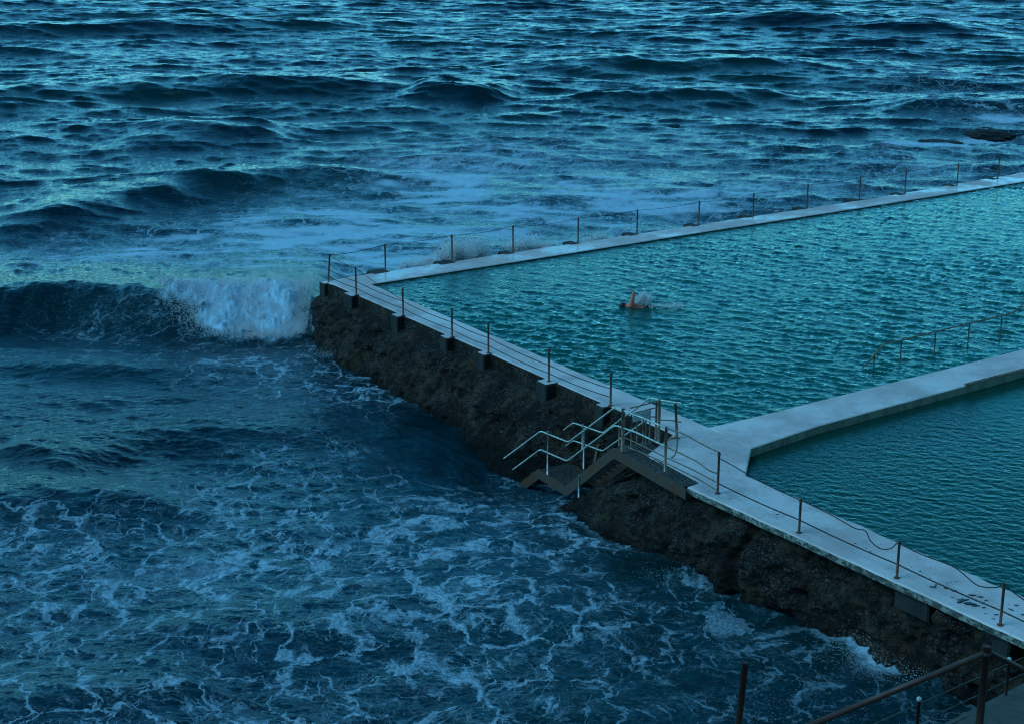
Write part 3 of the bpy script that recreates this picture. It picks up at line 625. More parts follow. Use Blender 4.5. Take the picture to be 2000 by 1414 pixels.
# steps profile along dS: (a, z)
prof = [(-np.linalg.norm(S0 - S1), ZD), (0, ZD), (2.62, .30), (4.38, .18), (5.9, -1.0)]
pz = lambda a, z, b: S0 * np.array([1, 1, 0]) + dS * a + nS * b + Z1 * z
Sp = near_([(180, 850), (370, 725), (585, 810), (955, 535), (1530, 855)]); Sp = Sp[::-1]
Sa = [((p - S0) @ dS, p[2]) for p in Sp]; Sa[0] = (Sa[0][0], ZD + .0); Sa[1] = (Sa[1][0], ZD); lz = (Sa[2][1] + Sa[3][1]) / 2; Sa[2] = (Sa[2][0], lz); Sa[3] = (Sa[3][0], lz)
d_ = (Sa[4][0] - Sa[3][0], Sa[4][1] - Sa[3][1]); Sa[4] = (Sa[3][0] + d_[0] * 1.7, Sa[3][1] + d_[1] * 1.7)
def channel(b, parent, mat, a_from=0):
    mb = MB(); t = .03; fl = .07; hh = .30
    pts = Sa[a_from:]
    # mitred band
    up = []; lo = []
    for i, (a, z) in enumerate(pts):
        def dirn(i): 
            q = np.array(pts[i + 1]) - np.array(pts[i]); return q / np.linalg.norm(q)
        d0 = dirn(max(i - 1, 0)); d1 = dirn(min(i, len(pts) - 2)); n0 = np.array([-d0[1], d0[0]]); n1 = np.array([-d1[1], d1[0]]); n = n0 + n1; n /= (n @ n0)
        n = n if n[1] > 0 else -n; up.append((a, z)); lo.append((a - n[0] * hh, z - n[1] * hh))
    for i in range(len(pts) - 1):
        q = [up[i], up[i + 1], lo[i + 1], lo[i]]
        vs = [pz(a, z, b - t) for a, z in q] + [pz(a, z, b + t) for a, z in q]
        mb.add(vs, [(0, 1, 2, 3), (7, 6, 5, 4), (0, 4, 5, 1), (2, 6, 7, 3), (1, 5, 6, 2), (3, 7, 4, 0)])
    return mb.build('stringer', mat, parent)
channel(-.03, st, M['string']); channel(WST - .0, st, M['string'], 1)
# grating floors
def grating(poly, z, bars, name='grating', pitch=.055):
    """bearing bars along dS clipped to rectangle a0..a1,b0..b1"""
    a0, a1, b0, b1 = poly; mb = MB(); n = max(2, int((b1 - b0) / .10))
    for i in range(n + 1):
        b = b0 + (b1 - b0) * i / n; mb.box(pz((a0 + a1) / 2, z - .018, b), dS * (a1 - a0) / 2, nS * .016, Z1 * .018)
    m = max(2, int((a1 - a0) / .30))
    for j in range(m + 1):
        a = a0 + (a1 - a0) * j / m; mb.box(pz(a, z - .024, (b0 + b1) / 2), dS * .010, nS * (b1 - b0) / 2, Z1 * .014)
    return mb.build(name, M['grate'], st)
bC = (C_ - S0) @ nS; aC = (C_ - S0) @ dS
grating((aC - .1, -.02, .04, 1.12), ZD - .004, 1)
aD = (Dp - S0) @ dS; bD = (Dp - S0) @ nS
grating((aD, aC - .12, .04, max(.3, min(bC, bD) + .05)), ZD - .004, 1)
grating((Sa[2][0] + .02, Sa[3][0] - .02, .04, 1.12), lz - .004, 1)
# open treads
def treads(a0, z0, a1, z1, n):
    for i in range(1, n):
        a = a0 + (a1 - a0) * i / n; z = z0 + (z1 - z0) * i / n - .02; mb = MB()
        for k in range(5): mb.box(pz(a - .10 + .05 * k, z, WST / 2), dS * .008, nS * (WST / 2 - .03), Z1 * .018)
        mb.box(pz(a + .125, z, WST / 2), dS * .012, nS * (WST / 2 - .03), Z1 * .03); mb.build('tread', M['grate'], st)
treads(Sa[1][0], ZD, Sa[2][0], lz, 10); treads(Sa[3][0], lz, Sa[4][0], Sa[4][1], 6)
def fillet(P, r=.14, n=5):
    P = [np.array(p) for p in P]; out = [P[0]]
    for i in range(1, len(P) - 1):
        a = P[i - 1] - P[i]; b = P[i + 1] - P[i]; la, lb = np.linalg.norm(a), np.linalg.norm(b); q = min(r, la * .45, lb * .45); p0 = P[i] + a / la * q; p1 = P[i] + b / lb * q
        for k in range(n + 1): t = k / n; out.append((1 - t) ** 2 * p0 + 2 * t * (1 - t) * P[i] + t * t * p1)
    out.append(P[-1]); return out
def pipe(P, name, mat=M['steel'], r=.026, parent=None, fil=.16):
    mb = MB(); mb.tube(fillet(P, fil), r, 10); return mb.build(name, mat, parent or st, True)
pipe(near_([(75, 635), (385, 405), (600, 492), (965, 220), (1200, 310), (1368, 385)]), 'handrail')
pipe(near_([(82, 770), (380, 548), (590, 640), (965, 360), (1130, 415), (1365, 528)]), 'midrail')
pipe(near_([(1368, 385), (1500, 425), (1640, 505), (1775, 570)]), 'handrail', M['dsteel'], .02)
pipe(near_([(1365, 528), (1490, 585), (1620, 650), (1690, 710), (1768, 738)]), 'midrail', M['dsteel'], .02)
pipe(near_([(1030, 452), (1180, 520), (1365, 612), (1560, 700), (1765, 808)]), 'midrail', M['dsteel'], .018)
pipe(near_([(1030, 515), (1210, 590), (1365, 655), (1600, 770), (1763, 870)]), 'midrail', M['dsteel'], .018)
pipe(far_([(335, 568), (640, 340), (870, 420), (1240, 145), (1310, 162)]) + [on_plane(*cr(1435, 183), PF, nS), on_plane(*cr(1478, 188), PF, nS)], 'handrail')
pipe(far_([(340, 702), (640, 478), (870, 562), (1180, 340), (1240, 295)]), 'midrail')
def vpost(q0, q1, pl, r, mat, cut=None):
    a = on_plane(*cr(*q0), pl, nS); b = on_plane(*cr(*q1), pl, nS); m = (a + b) / 2
    mb = MB(); mb.tube([(a[0], a[1], b[2]), a], r, 10); mb.build('post', mat, st, True)
vpost((75, 632), (80, 775), S0, .028, M['steel']); vpost((440, 408), (438, 748), S0, .028, M['steel']); vpost((724, 385), (722, 700), S0, .028, M['steel'])
vpost((1030, 228), (1030, 568), S0, .055, M['dsteel']); vpost((1366, 372), (1368, 728), S0, .042, M['dsteel'])
vpost((684, 750), (682, 930), S0 - nS * .08, .028, M['steel'])
vpost((338, 570), (340, 712), PF, .026, M['steel']); vpost((712, 352), (712, 560), PF, .026, M['steel']); vpost((1003, 310), (1003, 520), PF, .034, M['dsteel'])
vpost((1315, 152), (1318, 492), PF, .042, M['dsteel'])
# curved return rail and its rusty post on the deck
cpo = at(*cr(1450, 462)); top = on_plane(*cr(1437, 178), cpo, nS)
mb = MB(); mb.tube([cpo - Z1 * .03, top], .04, 12); mb.tube([cpo, cpo + Z1 * .012], .085, 12); mb.build('post', M['rust'], st, True)
L = [on_plane(*cr(*q), cpo, nS) for q in [(1250, 292), (1290, 298), (1320, 318), (1400, 322), (1478, 335)]]; mb = MB(); mb.tube(smoothline(L), .022, 8); mb.build('midrail', M['dsteel'], st, True)
L = [on_plane(*cr(*q), at(1311.5, 894.5), nS) for q in [(1448, 380), (1452, 460), (1450, 520), (1444, 565), (1425, 600), (1405, 613)]]; mb = MB(); mb.tube(smoothline(L), .020, 8); mb.build('return_bend', M['dsteel'], st, True)
# support plate behind the flight
c0 = far_([(790, 645), (815, 515)]); mb = MB(); mb.tube([c0[0] + nS * .1, c0[1] + nS * .1], .06, 4); mb.build('bracket', M['dsteel'], st)
# ---------------------------------------------------------------- gate and sign
gp = at(1289, 862); gdir = (at(1289, 862) - at(1233, 877)); gdir /= np.linalg.norm(gdir); gn = np.array([-gdir[1], gdir[0], 0])
gpl = lambda x, y: on_plane(1150 + x / 9.43, 770 + y / 9.43, gp, gn)
gate = empty('gate', gp); tag(gate, 'small barred steel gate at the top of the metal stairs', 'gate')
def gbar(pts, r, name, mat=M['dsteel']): mb = MB(); mb.tube(pts, r, 8); mb.build(name, mat, gate, True)
gbar([gpl(762, 250), gpl(1000, 195), gpl(1250, 125)], .022, 'top_rail'); gbar([gpl(795, 350), gpl(1000, 300), gpl(1250, 235)], .018, 'lower_rail')
zb = ZD + .06
gbar([gpl(1252, 125) * np.array([1, 1, 0]) + Z1 * (ZD + .02), gpl(1252, 125)], .035, 'frame_post')
for x in (790, 895, 1010, 1062, 1130):
    p = gpl(x, 300 - (x - 1000) * .26); gbar([p * np.array([1, 1, 0]) + Z1 * (zb if x < 2000 else 0), p], .02, 'bar')
p, q = gpl(790, 300), gpl(1252, 200); gbar([p * np.array([1, 1, 0]) + Z1 * zb, q * np.array([1, 1, 0]) + Z1 * zb], .02, 'bottom_rail')
sg = [gpl(790, 345) , gpl(1100, 270), gpl(1110, 440), gpl(795, 495)]; cS = sum(sg) / 4; ux = sg[1] - sg[0]; wS = np.linalg.norm(ux[:2]); hS = abs(sg[0][2] - sg[3][2]); toC = -gn if (-gn) @ (CAM - cS) > 0 else gn
ux = np.array([gdir[0], gdir[1], 0]); cS = cS + toC * .05
sign = empty('sign', cS); tag(sign, 'white rectangular warning sign with dark lettering hung on the stair gate', 'sign')
mb = MB(); mb.rbox(cS, ux * wS / 2, Z1 * hS / 2, toC * .008, .006); mb.build('board', M['signw'], sign)
mb = MB()
for (c, ax, ay) in [(cS + Z1 * (hS / 2 - .018), ux * (wS / 2 - .012), Z1 * .005), (cS - Z1 * (hS / 2 - .018), ux * (wS / 2 - .012), Z1 * .005), (cS + ux * (wS / 2 - .018), ux * .005, Z1 * (hS / 2 - .024)), (cS - ux * (wS / 2 - .018), ux * .005, Z1 * (hS / 2 - .024))]:
    mb.box(c + toC * .0095, ax, ay, toC * .001)
mb.build('border', M['signt'], sign)
def text(s, c, size, parent):
    cu = bpy.data.curves.new('lettering', 'FONT'); cu.body = s; cu.size = size; cu.align_x = 'CENTER'; cu.align_y = 'CENTER'; cu.extrude = .001; cu.offset = .0035
    o = bpy.data.objects.new('tmp', cu); COL.objects.link(o); dg = bpy.context.evaluated_depsgraph_get(); me = bpy.data.meshes.new_from_object(o.evaluated_get(dg)); bpy.data.objects.remove(o)
    R = Matrix(((ux[0], 0, toC[0], c[0]), (ux[1], 0, toC[1], c[1]), (0, 1, toC[2], c[2]), (0, 0, 0, 1))); me.transform(R); me.materials.clear(); me.materials.append(M['signt']); link('lettering', me, parent)
# the photo's three lines are too small to read: only their dark word-like strokes are built
rs = random.Random(4)
for k in range(3):
    mb = MB(); x = -wS / 2 + .06; zz = hS / 2 - .075 - k * (hS - .11) / 2.6
    while x < wS / 2 - .06:
        w = rs.uniform(.02, .07); w = min(w, wS / 2 - .05 - x); mb.box(cS + ux * (x + w / 2) + Z1 * zz + toC * .0095, ux * w / 2, Z1 * .013, toC * .001); x += w + .02
    mb.build('lettering', M['signt'], sign)
# ---------------------------------------------------------------- handrail standing in the pool
pr = empty('pool_handrail', at(1759, 705, ZW)); tag(pr, 'curving grey handrail rising out of the large pool beside the dividing wall', 'handrail')
c5 = lambda x, y: (1600 + x / 5, 560 + y / 5)
b0 = at(1707, 722, ZW); b1 = at(1956, 658, ZW); nP = np.array([-(b1 - b0)[1], (b1 - b0)[0], 0]); nP /= np.linalg.norm(nP); qp = lambda x, y: on_plane(*c5(x, y), b0, nP)
L = [qp(*q) for q in [(425, 790), (545, 660), (640, 560), (690, 548), (800, 525), (1140, 440), (1470, 360), (1780, 285), (1910, 252), (2000, 165), (2090, 80)]]
mb = MB(); mb.tube(fillet(L, .3), .027, 10); mb.build('rail', M['dsteel'], pr, True)
for x, y in [(541, 672), (805, 525), (1140, 440), (1468, 360), (1785, 283)]:
    p = qp(x, y); mb = MB(); mb.tube([(p[0], p[1], ZW - .9), p], .022, 10); mb.build('post', M['dsteel'], pr, True)
# ---------------------------------------------------------------- rocks awash far right
def rock(u, v, rx, ry, rz, seed, label):
    import bmesh
    bm = bmesh.new(); bmesh.ops.create_icosphere(bm, subdivisions=5, radius=1); c = at(u, v, 0)
    P = np.array([q.co[:] for q in bm.verts]); d = 1 + .45 * fbm(P[:, 0] * 1.6 + seed, P[:, 1] * 1.6, P[:, 2] * 1.6, o=5, seed=seed, g=.6)
    for q, p, k in zip(bm.verts, P, d): q.co = Vector((p[0] * rx * k, p[1] * ry * k, p[2] * rz * k - .25 * rz))
    me = bpy.data.meshes.new('rock'); bm.to_mesh(me); bm.free(); me.polygons.foreach_set('use_smooth', [True] * len(me.polygons)); me.materials.append(M['wetrock'])
    o = bpy.data.objects.new('rock', me); COL.objects.link(o); o.location = (c[0], c[1], -.14); tag(o, label, 'rock', 'dark rocks awash beyond the far wall')
rock(1835, 278, 1.6, 1.6, .30, 3, 'long low black rock, left of the two awash beyond the far wall'); rock(1935, 258, 1.9, 2.0, .38, 8, 'humped black rock, right of the two awash beyond the far wall')
# ---------------------------------------------------------------- swimmer
def swimmer():
    root = at(1241, 600, ZW) + Z1 * .02; X = np.array([-1.0, .10, 0]); X /= np.linalg.norm(X); Yv = np.array([X[1], -X[0], 0]) # X = swim direction, Yv = towards the far side
    Yv = -np.array([-X[1], X[0], 0]) if (-np.array([-X[1], X[0], 0]))[1] < 0 else np.array([-X[1], X[0], 0])
    # Yv points to the viewer (negative y)
    if Yv[1] > 0: Yv = -Yv
    W = lambda x, y, z: tuple(X * x + Yv * y + Z1 * z)
    V = []; E = []; R = []
    def v(p, r, par=None):
        V.append(W(*p)); R.append(r * 1.08); i = len(V) - 1
        if par is not None: E.append((par, i))
        return i
    pel = v((-.42, 0, -.10), .14); wa = v((-.18, 0, -.07), .125, pel); ch = v((.06, 0, -.03), .15, wa); ub = v((.20, 0, -.01), .13, ch); ne = v((.33, 0, .0), .065, ub); hd = v((.45, .02, .03), .095, ne); hd2 = v((.55, .02, .02), .08, hd)
    for s in (1, -1):
        hp = v((-.50, .09 * s, -.13), .095, pel); kn = v((-.88, .10 * s, -.20 + .03 * s), .062, hp); an = v((-1.24, .09 * s, -.16), .04, kn); ft_ = v((-1.38, .09 * s, -.17), .034, an)
    # raised arm: shoulder, elbow high, forearm reaching forward and down
    sh = v((.16, .17, .09), .10, ub); el = v((.10, .22, .42), .075, sh); wr = v((.07, .24, .66), .052, el)
    sh2 = v((.22, -.18, -.05), .066, ub); el2 = v((.50, -.22, -.14), .045, sh2); wr2 = v((.74, -.2, -.18), .03, el2)
    me = bpy.data.meshes.new('body'); me.from_pydata(V, E, []); o = bpy.data.objects.new('body', me); COL.objects.link(o)
    m = o.modifiers.new('skin', 'SKIN'); 
    for i, sv in enumerate(me.skin_vertices[0].data): sv.radius = (R[i], R[i]); sv.use_root = (i == 0)
    o.modifiers.new('sub', 'SUBSURF').levels = 2
    # hands as own chains
    def hand(w, d, up):
        w = np.array(w); d = np.array(d, float); d /= np.linalg.norm(d); up = np.array(up, float); up -= (up @ d) * d; up /= np.linalg.norm(up); sd = np.cross(d, up)
        V = []; E = []; R = []
        def a(p, r, par=None):
            V.append(tuple(p)); R.append(r); i = len(V) - 1
            if par is not None: E.append((par, i))
            return i
        w0 = a(w - d * .03, .030); pm = a(w + d * .045, .032, w0)
        for k, (off, ln) in enumerate([(-.030, .072), (-.010, .082), (.011, .077), (.030, .062)]):
            b = w + d * .09 + sd * off; i = a(b, .0105, pm); i = a(b + d * ln * .55 - up * .006, .0095, i); a(b + d * ln - up * .018, .008, i)
        i = a(w + d * .05 - sd * .040, .012, pm); i = a(w + d * .085 - sd * .062 - up * .01, .0105, i); a(w + d * .108 - sd * .068 - up * .02, .009, i)
        me = bpy.data.meshes.new('hand'); me.from_pydata(V, E, []); h = bpy.data.objects.new('hand', me); COL.objects.link(h); h.modifiers.new('skin', 'SKIN')
        for i, sv in enumerate(me.skin_vertices[0].data): sv.radius = (R[i], R[i]); sv.use_root = (i == 0)
        h.modifiers.new('sub', 'SUBSURF').levels = 2; return h
    h1 = hand(V[wr], np.array(W(.55, 0, .5)), Z1); h2 = hand(V[wr2], np.array(W(1, 0, -.1)), Z1)
    dg = bpy.context.evaluated_depsgraph_get(); dg.update(); mb = MB()
    for q in (o, h1, h2):
        m2 = bpy.data.meshes.new_from_object(q.evaluated_get(dg)); mb.add([p.co[:] for p in m2.vertices], [tuple(f.vertices) for f in m2.polygons]); bpy.data.objects.remove(q)
    # facial relief: nose, brow and ears as part of the body
    per = empty('person', root); tag(per, 'swimmer doing front crawl in the large pool, dark cap, one bent arm raised', 'person')
    mb.v = [tuple(np.array(p) + root) for p in mb.v]
    b = mb.build('body', M['skin'], per); b.data.polygons.foreach_set('use_smooth', [True] * len(b.data.polygons))
    me = b.data; cap = MB(); hc = root + np.array(W(.50, .02, .04)); vs = []; fs = []; n = 14
    for i in range(n + 1):
        th = math.pi * i / n
        for j in range(20): 
            ph = 2 * math.pi * j / 20; vs.append(hc + X * (math.cos(th) * .135) + (Yv * math.cos(ph) + Z1 * math.sin(ph)) * math.sin(th) * .112)
    for i in range(n):
        for j in range(20): 
            fs.append((i * 20 + j, i * 20 + (j + 1) % 20, (i + 1) * 20 + (j + 1) % 20, (i + 1) * 20 + j))
    cap.add(vs, fs); cap.build('swim_cap', M['capb'], per, True)
    br = MB(); c = root + np.array(W(-.46, 0, -.10)); 
    br.tube([c - X * .13, c - X * .05, c + X * .08], .17, 16); br.build('swim_shorts', M['capb'], per, True)
    return root, X, Yv
sw, SX_, SY_ = swimmer()
# ---------------------------------------------------------------- droplets: spray and splashes
def drops(name, P, R, label):
    P = np.asarray(P); R = np.asarray(R); n = len(P)
    base = np.array([(1, 0, 0), (-1, 0, 0), (0, 1, 0), (0, -1, 0), (0, 0, 1), (0, 0, -1)], float)
    V = P[:, None] + base[None] * (R[:, None, None] * RNG.uniform(.6, 1.5, (n, 6, 1))); tri = np.array([(0, 2, 4), (2, 1, 4), (1, 3, 4), (3, 0, 4), (2, 0, 5), (1, 2, 5), (3, 1, 5), (0, 3, 5)])
    Fc = (np.arange(n)[:, None, None] * 6 + tri[None]).reshape(-1, 3); me = bpy.data.meshes.new(name)
    me.vertices.add(n * 6); me.vertices.foreach_set('co', V.astype(np.float32).ravel()); me.loops.add(Fc.size); me.loops.foreach_set('vertex_index', Fc.astype(np.int32).ravel())
    me.polygons.add(len(Fc)); me.polygons.foreach_set('loop_start', (np.arange(len(Fc)) * 3).astype(np.int32)); me.polygons.foreach_set('use_smooth', np.ones(len(Fc), bool)); me.update(calc_edges=True); me.materials.append(M['foam'])
    o = link(name, me); tag(o, label, kind='stuff')
def plume(c, rx, ry, h, n, seed, lean=(0, 0), r=(.008, .028)):
    g = np.random.default_rng(seed); k = 26; jets = g.normal(size=(k, 2)) * np.array([rx, ry]) * .5; hj = h * g.uniform(.25, 1, k) * np.exp(-(jets[:, 0] / rx) ** 2)
    j = g.integers(0, k, n); t = g.power(1.3, n) ; t = 1 - t; z = hj[j] * (1 - (1 - t) ** 1.6) * g.uniform(.6, 1, n)
    x = jets[j, 0] + g.normal(size=n) * (.10 + .22 * t) * rx * .55 + lean[0] * z; y = jets[j, 1] + g.normal(size=n) * (.12 + .2 * t) * ry * .6 + lean[1] * z
    P = np.stack([c[0] + x, c[1] + y, c[2] + z], -1); return P, g.uniform(r[0], r[1], n) * (1 - .4 * z / h)
Ps = []; Rs = []
def addp(a): Ps.append(a[0]); Rs.append(a[1])
for (u, v, rx, ry, h, n) in [(925, 498, 1.5, .5, 1.5, 15000), (895, 500, .9, .4, .8, 6000), (1050, 478, 1.1, .4, .6, 5000), (830, 515, .9, .4, .4, 2500), (1180, 462, .8, .3, .35, 1500)]:
    c = at(u, v, ZD) - D1 * .55; c[2] = 1.6 if h > 1 else 1.9; addp(plume(c, rx, ry, h + .5, n, int(u), r=(.012, .036)))
drops('wall_splash', np.concatenate(Ps), np.concatenate(Rs), 'white splash bursting up behind the far wall between railing posts')
Ps = []; Rs = []
g = np.random.default_rng(5)
xa = at(318, 600, .8)[0]; xb = at(606, 600, .8)[0]; ya = SEA['a'][1]; sl = (SEA['b'][1] - SEA['a'][1]) / (SEA['b'][0] - SEA['a'][0])
n = 46000; x = g.uniform(xa - .3, xb, n); dd = -g.uniform(0, 1, n) ** .8 * 4.1; keep = x > xa + np.clip(-dd, 0, 4) * .85 - .5 + .75 * g.normal(size=n); x = x[keep]; dd = dd[keep]
zf = 1.32 * (1 - (lambda q: q * q * (3 - 2 * q))(np.clip(-dd / 4.1, 0, 1)) ** .80); yy = ya + sl * (x - SEA['a'][0]) + dd
clump = fbm(x * 1.7, dd * 1.7, o=4, seed=88); z = zf + .12 + .55 * np.clip(clump + .12, 0, 1) * g.uniform(.3, 1, len(x)) + np.abs(g.normal(size=len(x))) * .06
P = np.stack([x, yy - .35 + .2 * g.normal(size=len(x)), z], -1); Ps.append(P); Rs.append(g.uniform(.006, .020, len(x)))
n = 7000; x = g.uniform(xa - .8, xb, n); c2 = fbm(x * 2.3, x * 0, o=3, seed=90); P = np.stack([x, ya + sl * (x - SEA['a'][0]) + g.normal(size=n) * .3, 1.30 + np.abs(g.normal(size=n)) * .32 * np.clip(.6 + c2 * 2, .1, 2)], -1); Ps.append(P); Rs.append(g.uniform(.005, .014, n))
drops('wave_spray', np.concatenate(Ps), np.concatenate(Rs), 'white spray torn off the breaking wave at the wall end')
c = sw - SX_ * .22 + SY_ * -.02
P, R = plume(np.array([c[0], c[1] + .15, ZW + .0]), 38e-2, .2, .75, 4500, 77, (.30, 0), (.010, .024))
g = np.random.default_rng(78); n = 500; tw = g.random(n) ** .7; w_ = c + np.array([0, -.05, 0]); Q = np.stack([w_[0] + .1 + 1.5 * tw, w_[1] + g.normal(size=n) * (.06 + .22 * tw), ZW + .05 + .05 * g.random(n)], -1); P = np.concatenate([P, Q]); R = np.concatenate([R, g.uniform(.008, .018, n)])
drops('swimmer_splash', P, R, 'white splash behind the swimmer')
g = np.random.default_rng(9); n = 500
P = at(1540, 1385, .15)[None] + np.stack([g.normal(size=n) * .9, g.normal(size=n) * 1.1, np.abs(g.normal(size=n)) * .10], -1); Q = []
for (u, v, r_, h_, m_) in [(1700, 1268, .7, .5, 900), (1760, 1318, .5, .35, 500), (1690, 1290, .6, .3, 400), (1330, 1118, .6, .2, 300), (640, 690, .5, .25, 400)]:
    c = at(u, v, .25); Q.append(np.stack([c[0] + g.normal(size=m_) * r_, c[1] + g.normal(size=m_) * r_ * .5, .15 + np.abs(g.normal(size=m_)) * h_ * .6], -1))
P = np.concatenate([P] + Q); n = len(P)
drops('sea_droplets', P, g.uniform(.004, .011, n), 'scattered spray droplets over the sea below the near railing')
# ---------------------------------------------------------------- seaweed bits and rust stain on the walkway
def patches(name, L, z, mat, label, seed):
    mb = MB(); rs = random.Random(seed)
    for (u, v, ru, rv) in L:
        c = at(u, v); rx = ru * c[1] / F; ry = rv * c[1] ** 2 / (17 * F); n = 26; th = rs.uniform(-.5, .5); vs = []
        ph = [rs.uniform(.30, 1.5) for _ in range(n)]; ph = [(ph[k] + ph[k - 1]) / 2 for k in range(n)]
        for k in range(n):
            q = 2 * math.pi * k / n; r = ph[k]; x = math.cos(q) * rx * r; y = math.sin(q) * ry * r; vs.append((c[0] + x * math.cos(th) - y * math.sin(th), c[1] + x * math.sin(th) + y * math.cos(th), z))
        top = [(c[0] + (p[0] - c[0]) * .6, c[1] + (p[1] - c[1]) * .6, z + min(.012, .25 * min(rx, ry))) for p in vs]
        mb.add(vs + top, [tuple(n + k for k in range(n))] + [(k, (k + 1) % n, n + (k + 1) % n, n + k) for k in range(n)])
    o = mb.build(name, mat, None); tag(o, label, kind='stuff')
L = [(1880, 1172, 15, 5), (1895, 1178, 12, 4), (1905, 1182, 8, 3), (1822, 1146, 7, 2.2), (1828, 1142, 3, 3), (1846, 1148, 5, 2), (1862, 1153, 8, 2.5), (1900, 1162, 10, 2.5), (1915, 1165, 7, 2), (1926, 1172, 4, 1.5), (1922, 1186, 5, 1.5), (1860, 1166, 2, 1.5), (1945, 1200, 6, 1.5), (1940, 1208, 5, 1.2), (1925, 1198, 3, 1), (1975, 1190, 3, 4), (1985, 1182, 5, 1.5), (1998, 1200, 5, 2), (1970, 1199, 2, 2), (1797, 1115, 3, 1.6), (1518, 1004, 3.5, 1.2), (1850, 1138, 3, 1), (1857, 1136, 2, .8), (1868, 1135, 2, .8), (1670, 1061, 3, 1), (1692, 1070, 2, 1), (1700, 1076, 2.5, 1)]
rs = random.Random(3)
for _ in range(60):
    a_ = rs.random(); s_ = rs.random(); p = (1 - a_) * np.array([1350, 935]) + a_ * np.array([1990, 1215]); q = p + (rs.random() * 60 - 10) * np.array([.75, -.42]); L.append((q[0], q[1], rs.uniform(.5, 1.6), rs.uniform(.3, .8)))
patches('seaweed_scraps', L, ZD + .004, M['weed'], 'dark wet seaweed scraps scattered on the walkway', 2)
patches('rust_stain', [(1315, 855, 7, 2), (1310, 857, 5, 1.5), (1305, 859, 3, 1), (1321, 853, 4, 2.5)], ZD + .004, M['wet'], 'orange rust stain at the foot of the curved rail', 5)
# floating leaves in the pool
# ---------------------------------------------------------------- foreground railings
def fgp(u, v, y): return at_y(u, v, y)
fr = empty('railing', fgp(1928, 1500, 15.0)); tag(fr, 'thick brown pipe handrail closest to the viewer in the bottom right corner', 'railing')
k1 = fgp(1927, 1268, 15.0); mb = MB(); mb.tube([(k1[0], k1[1], 9.95), k1 + Z1 * .04], .040, 14); mb.tube([k1 - Z1 * .05, k1 + Z1 * .02], .052, 14); mb.build('post', M['fg'], fr, True)
mb = MB(); mb.tube([fgp(1330, 1535, 14.3), fgp(1560, 1425, 14.6), fgp(1927, 1274, 15.0)], .032, 14); mb.build('handrail', M['fg'], fr, True)
mb = MB(); mb.tube([fgp(1927, 1270, 15.0), fgp(2000, 1307, 15.0), fgp(2300, 1465, 15.0)], .026, 12); mb.build('handrail', M['fg'], fr, True)
e = fgp(2290, 1460, 15.0); mb = MB(); mb.tube([(e[0], e[1], 9.95), e], .04, 12); mb.build('post', M['fg'], fr, True)
k2 = fgp(1456, 1293, 15.4); k2b = fgp(1441, 1425, 15.4); dd = k2b - k2; fp = empty('bollard', k2b + dd * .9); tag(fp, 'lone brown pipe post standing at the bottom edge left of the thick handrail', 'post')
mb = MB(); mb.tube([k2b + dd * 1.0, k2], .036, 14); mb.build('pipe', M['fg'], fp, True)
# lower railing with pale knobs
lr = empty('railing', fgp(1968, 1405, 27.0)); tag(lr, 'slim dark railing with pale round knobs behind the thick brown handrail', 'railing')
tp = []
for (u, v, y) in [(1795, 1368, 23.6), (1971, 1290, 27.0), (2170, 1205, 31.0)]:
    t_ = fgp(u, v, y); tp.append(t_); mb = MB(); mb.tube([t_ - Z1 * 1.05, t_], .030, 12); mb.build('post', M['fg'], lr, True)
    mb = MB(); nn = 10; vs = []; fs = []
    for i in range(nn + 1):
        for j in range(12): th = math.pi * i / nn; ph = 2 * math.pi * j / 12; vs.append(t_ + Z1 * .03 + np.array([math.sin(th) * math.cos(ph), math.sin(th) * math.sin(ph), math.cos(th)]) * .045)
    for i in range(nn):
        for j in range(12): fs.append((i * 12 + j, (i + 1) * 12 + j, (i + 1) * 12 + (j + 1) % 12, i * 12 + (j + 1) % 12))
    mb.add(vs, fs); mb.build('knob', M['cap'], lr, True)
back = tp[0] - (tp[1] - tp[0])
for h in (.06, .42, .75):
    mb = MB(); mb.tube([back - Z1 * h, tp[0] - Z1 * h, tp[1] - Z1 * h, tp[2] - Z1 * h], .012, 8); mb.build('wire', M['cable'], lr, True)
# path slabs under the two railings
c = fgp(1938, 1392, 27.0)[2]; zb_ = tp[1][2] - 1.05
mb = MB(); pa = tp[0] - Z1 * 0; u1 = (tp[1] - tp[0])[:2]; u1 /= np.linalg.norm(u1); nr = np.array([u1[1], -u1[0]]); a_ = tp[0][:2] - u1 * 12 - nr * .30; b_ = tp[2][:2] + u1 * 1 - nr * .30
za, zb2 = tp[0][2] - 1.05 - (tp[1][2] - tp[0][2]) / np.linalg.norm((tp[1] - tp[0])[:2]) * 12, tp[2][2] - 1.05
vs = [(*a_, za), (*b_, zb2), (*(b_ + nr * 3), zb2), (*(a_ + nr * 3), za)]; vs += [(x, y, -2) for x, y, z in vs]
mb.add(vs, [(0, 1, 2, 3), (0, 4, 5, 1), (1, 5, 6, 2), (2, 6, 7, 3), (3, 7, 4, 0)]); tag(mb.build('path', M['groyne']), 'concrete path climbing from the baths in the bottom right corner', kind='structure')
mb = MB(); mb.box((6.5, 14.2, 9.5), (9, 0, 0), (0, 1.9, 0), (0, 0, .45)); mb.box((9, 13.4, 4), (5.5, 0, 0), (0, 1.0, 0), (0, 0, 5.04)); tag(mb.build('upper_path', M['groyne']), 'concrete path ledge below the frame carrying the thick handrail', kind='structure')
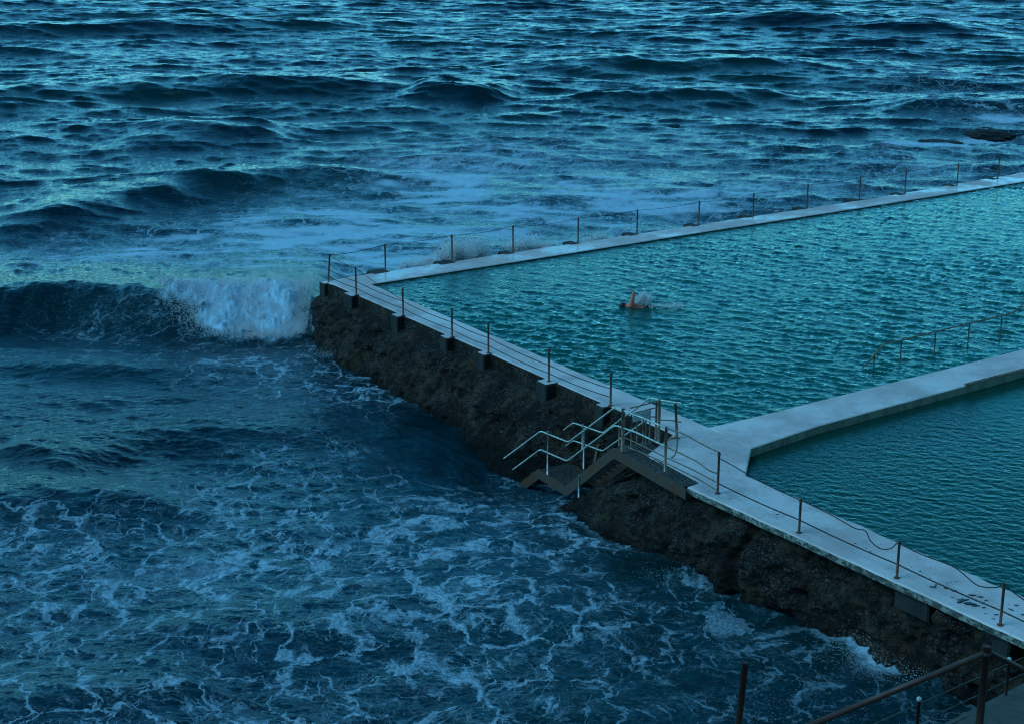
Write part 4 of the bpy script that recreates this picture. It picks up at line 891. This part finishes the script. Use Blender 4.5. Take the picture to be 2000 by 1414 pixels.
# ---------------------------------------------------------------- camera, light, sky
cd = bpy.data.cameras.new('camera'); cam = bpy.data.objects.new('camera', cd); COL.objects.link(cam); cam.location = (0, 0, ZC); cam.rotation_euler = (math.pi / 2 - PT, 0, 0)
cd.sensor_fit = 'HORIZONTAL'; cd.sensor_width = 36; cd.lens = 36 * F / 2000; cd.clip_start = .5; cd.clip_end = 20000; S.camera = cam
w = bpy.data.worlds.new('World'); S.world = w; w.use_nodes = True; nt = w.node_tree; bg = nt.nodes['Background']
sky = nt.nodes.new('ShaderNodeTexSky'); sky.sky_type = 'NISHITA'; sky.sun_disc = False
SUN_EL, SUN_ROT = math.radians(50.0), math.radians(-110)
sky.sun_elevation = SUN_EL; sky.sun_rotation = SUN_ROT; sky.ozone_density = 3.0; sky.air_density = 1.2; sky.dust_density = .3
mul = nt.nodes.new('ShaderNodeMix'); mul.data_type = 'RGBA'; mul.blend_type = 'MULTIPLY'; mul.inputs[0].default_value = 1; mul.inputs[7].default_value = (.16, .80, 1.0, 1)
nt.links.new(sky.outputs[0], mul.inputs[6])
# the open sea sky is the bright side; overhead and behind the viewer dusk has already gone dark
tc = nt.nodes.new('ShaderNodeTexCoord'); sx = nt.nodes.new('ShaderNodeSeparateXYZ'); nt.links.new(tc.outputs['Generated'], sx.inputs[0])
def mr(sock, a, b, lo, hi):
    m = nt.nodes.new('ShaderNodeMapRange'); m.interpolation_type = 'SMOOTHSTEP'; nt.links.new(sock, m.inputs[0])
    for k, v in zip((1, 2, 3, 4), (a, b, lo, hi)): m.inputs[k].default_value = v
    return m.outputs[0]
tm = nt.nodes.new('ShaderNodeMix'); tm.data_type = 'RGBA'; nt.links.new(mr(sx.outputs[2], .0, .45, 0, 1), tm.inputs[0]); tm.inputs[6].default_value = (.22, .77, .98, 1); tm.inputs[7].default_value = (.15, .77, 1.0, 1); nt.links.new(tm.outputs[2], mul.inputs[7])
g1 = nt.nodes.new('ShaderNodeMath'); g1.operation = 'MULTIPLY'; nt.links.new(mr(sx.outputs[2], .0, .62, 2.5, .36), g1.inputs[0]); nt.links.new(mr(sx.outputs[1], -.5, .6, .40, 1.0), g1.inputs[1])
g2 = nt.nodes.new('ShaderNodeMath'); g2.operation = 'MULTIPLY'; nt.links.new(g1.outputs[0], g2.inputs[0]); g2.inputs[1].default_value = .075
nt.links.new(mul.outputs[2], bg.inputs[0]); nt.links.new(g2.outputs[0], bg.inputs[1])
sl_ = bpy.data.lights.new('sun', 'SUN'); sl_.energy = .80; sl_.angle = math.radians(30); sl_.color = (.30, .68, 1.0); so = bpy.data.objects.new('sun', sl_); COL.objects.link(so)
sd = Vector((-.604, -.22, .766)); so.rotation_euler = sd.to_track_quat('Z', 'Y').to_euler(); so.location = (0, 60, 60)
S.view_settings.view_transform = 'Standard'; S.view_settings.look = 'None'; S.view_settings.exposure = 1.0; S.view_settings.gamma = 1
S.render.engine = 'CYCLES'; S.cycles.max_bounces = 6; S.cycles.transparent_max_bounces = 6; S.cycles.use_denoising = True; S.cycles.denoising_prefilter = 'ACCURATE'; S.cycles.filter_width = 1.15
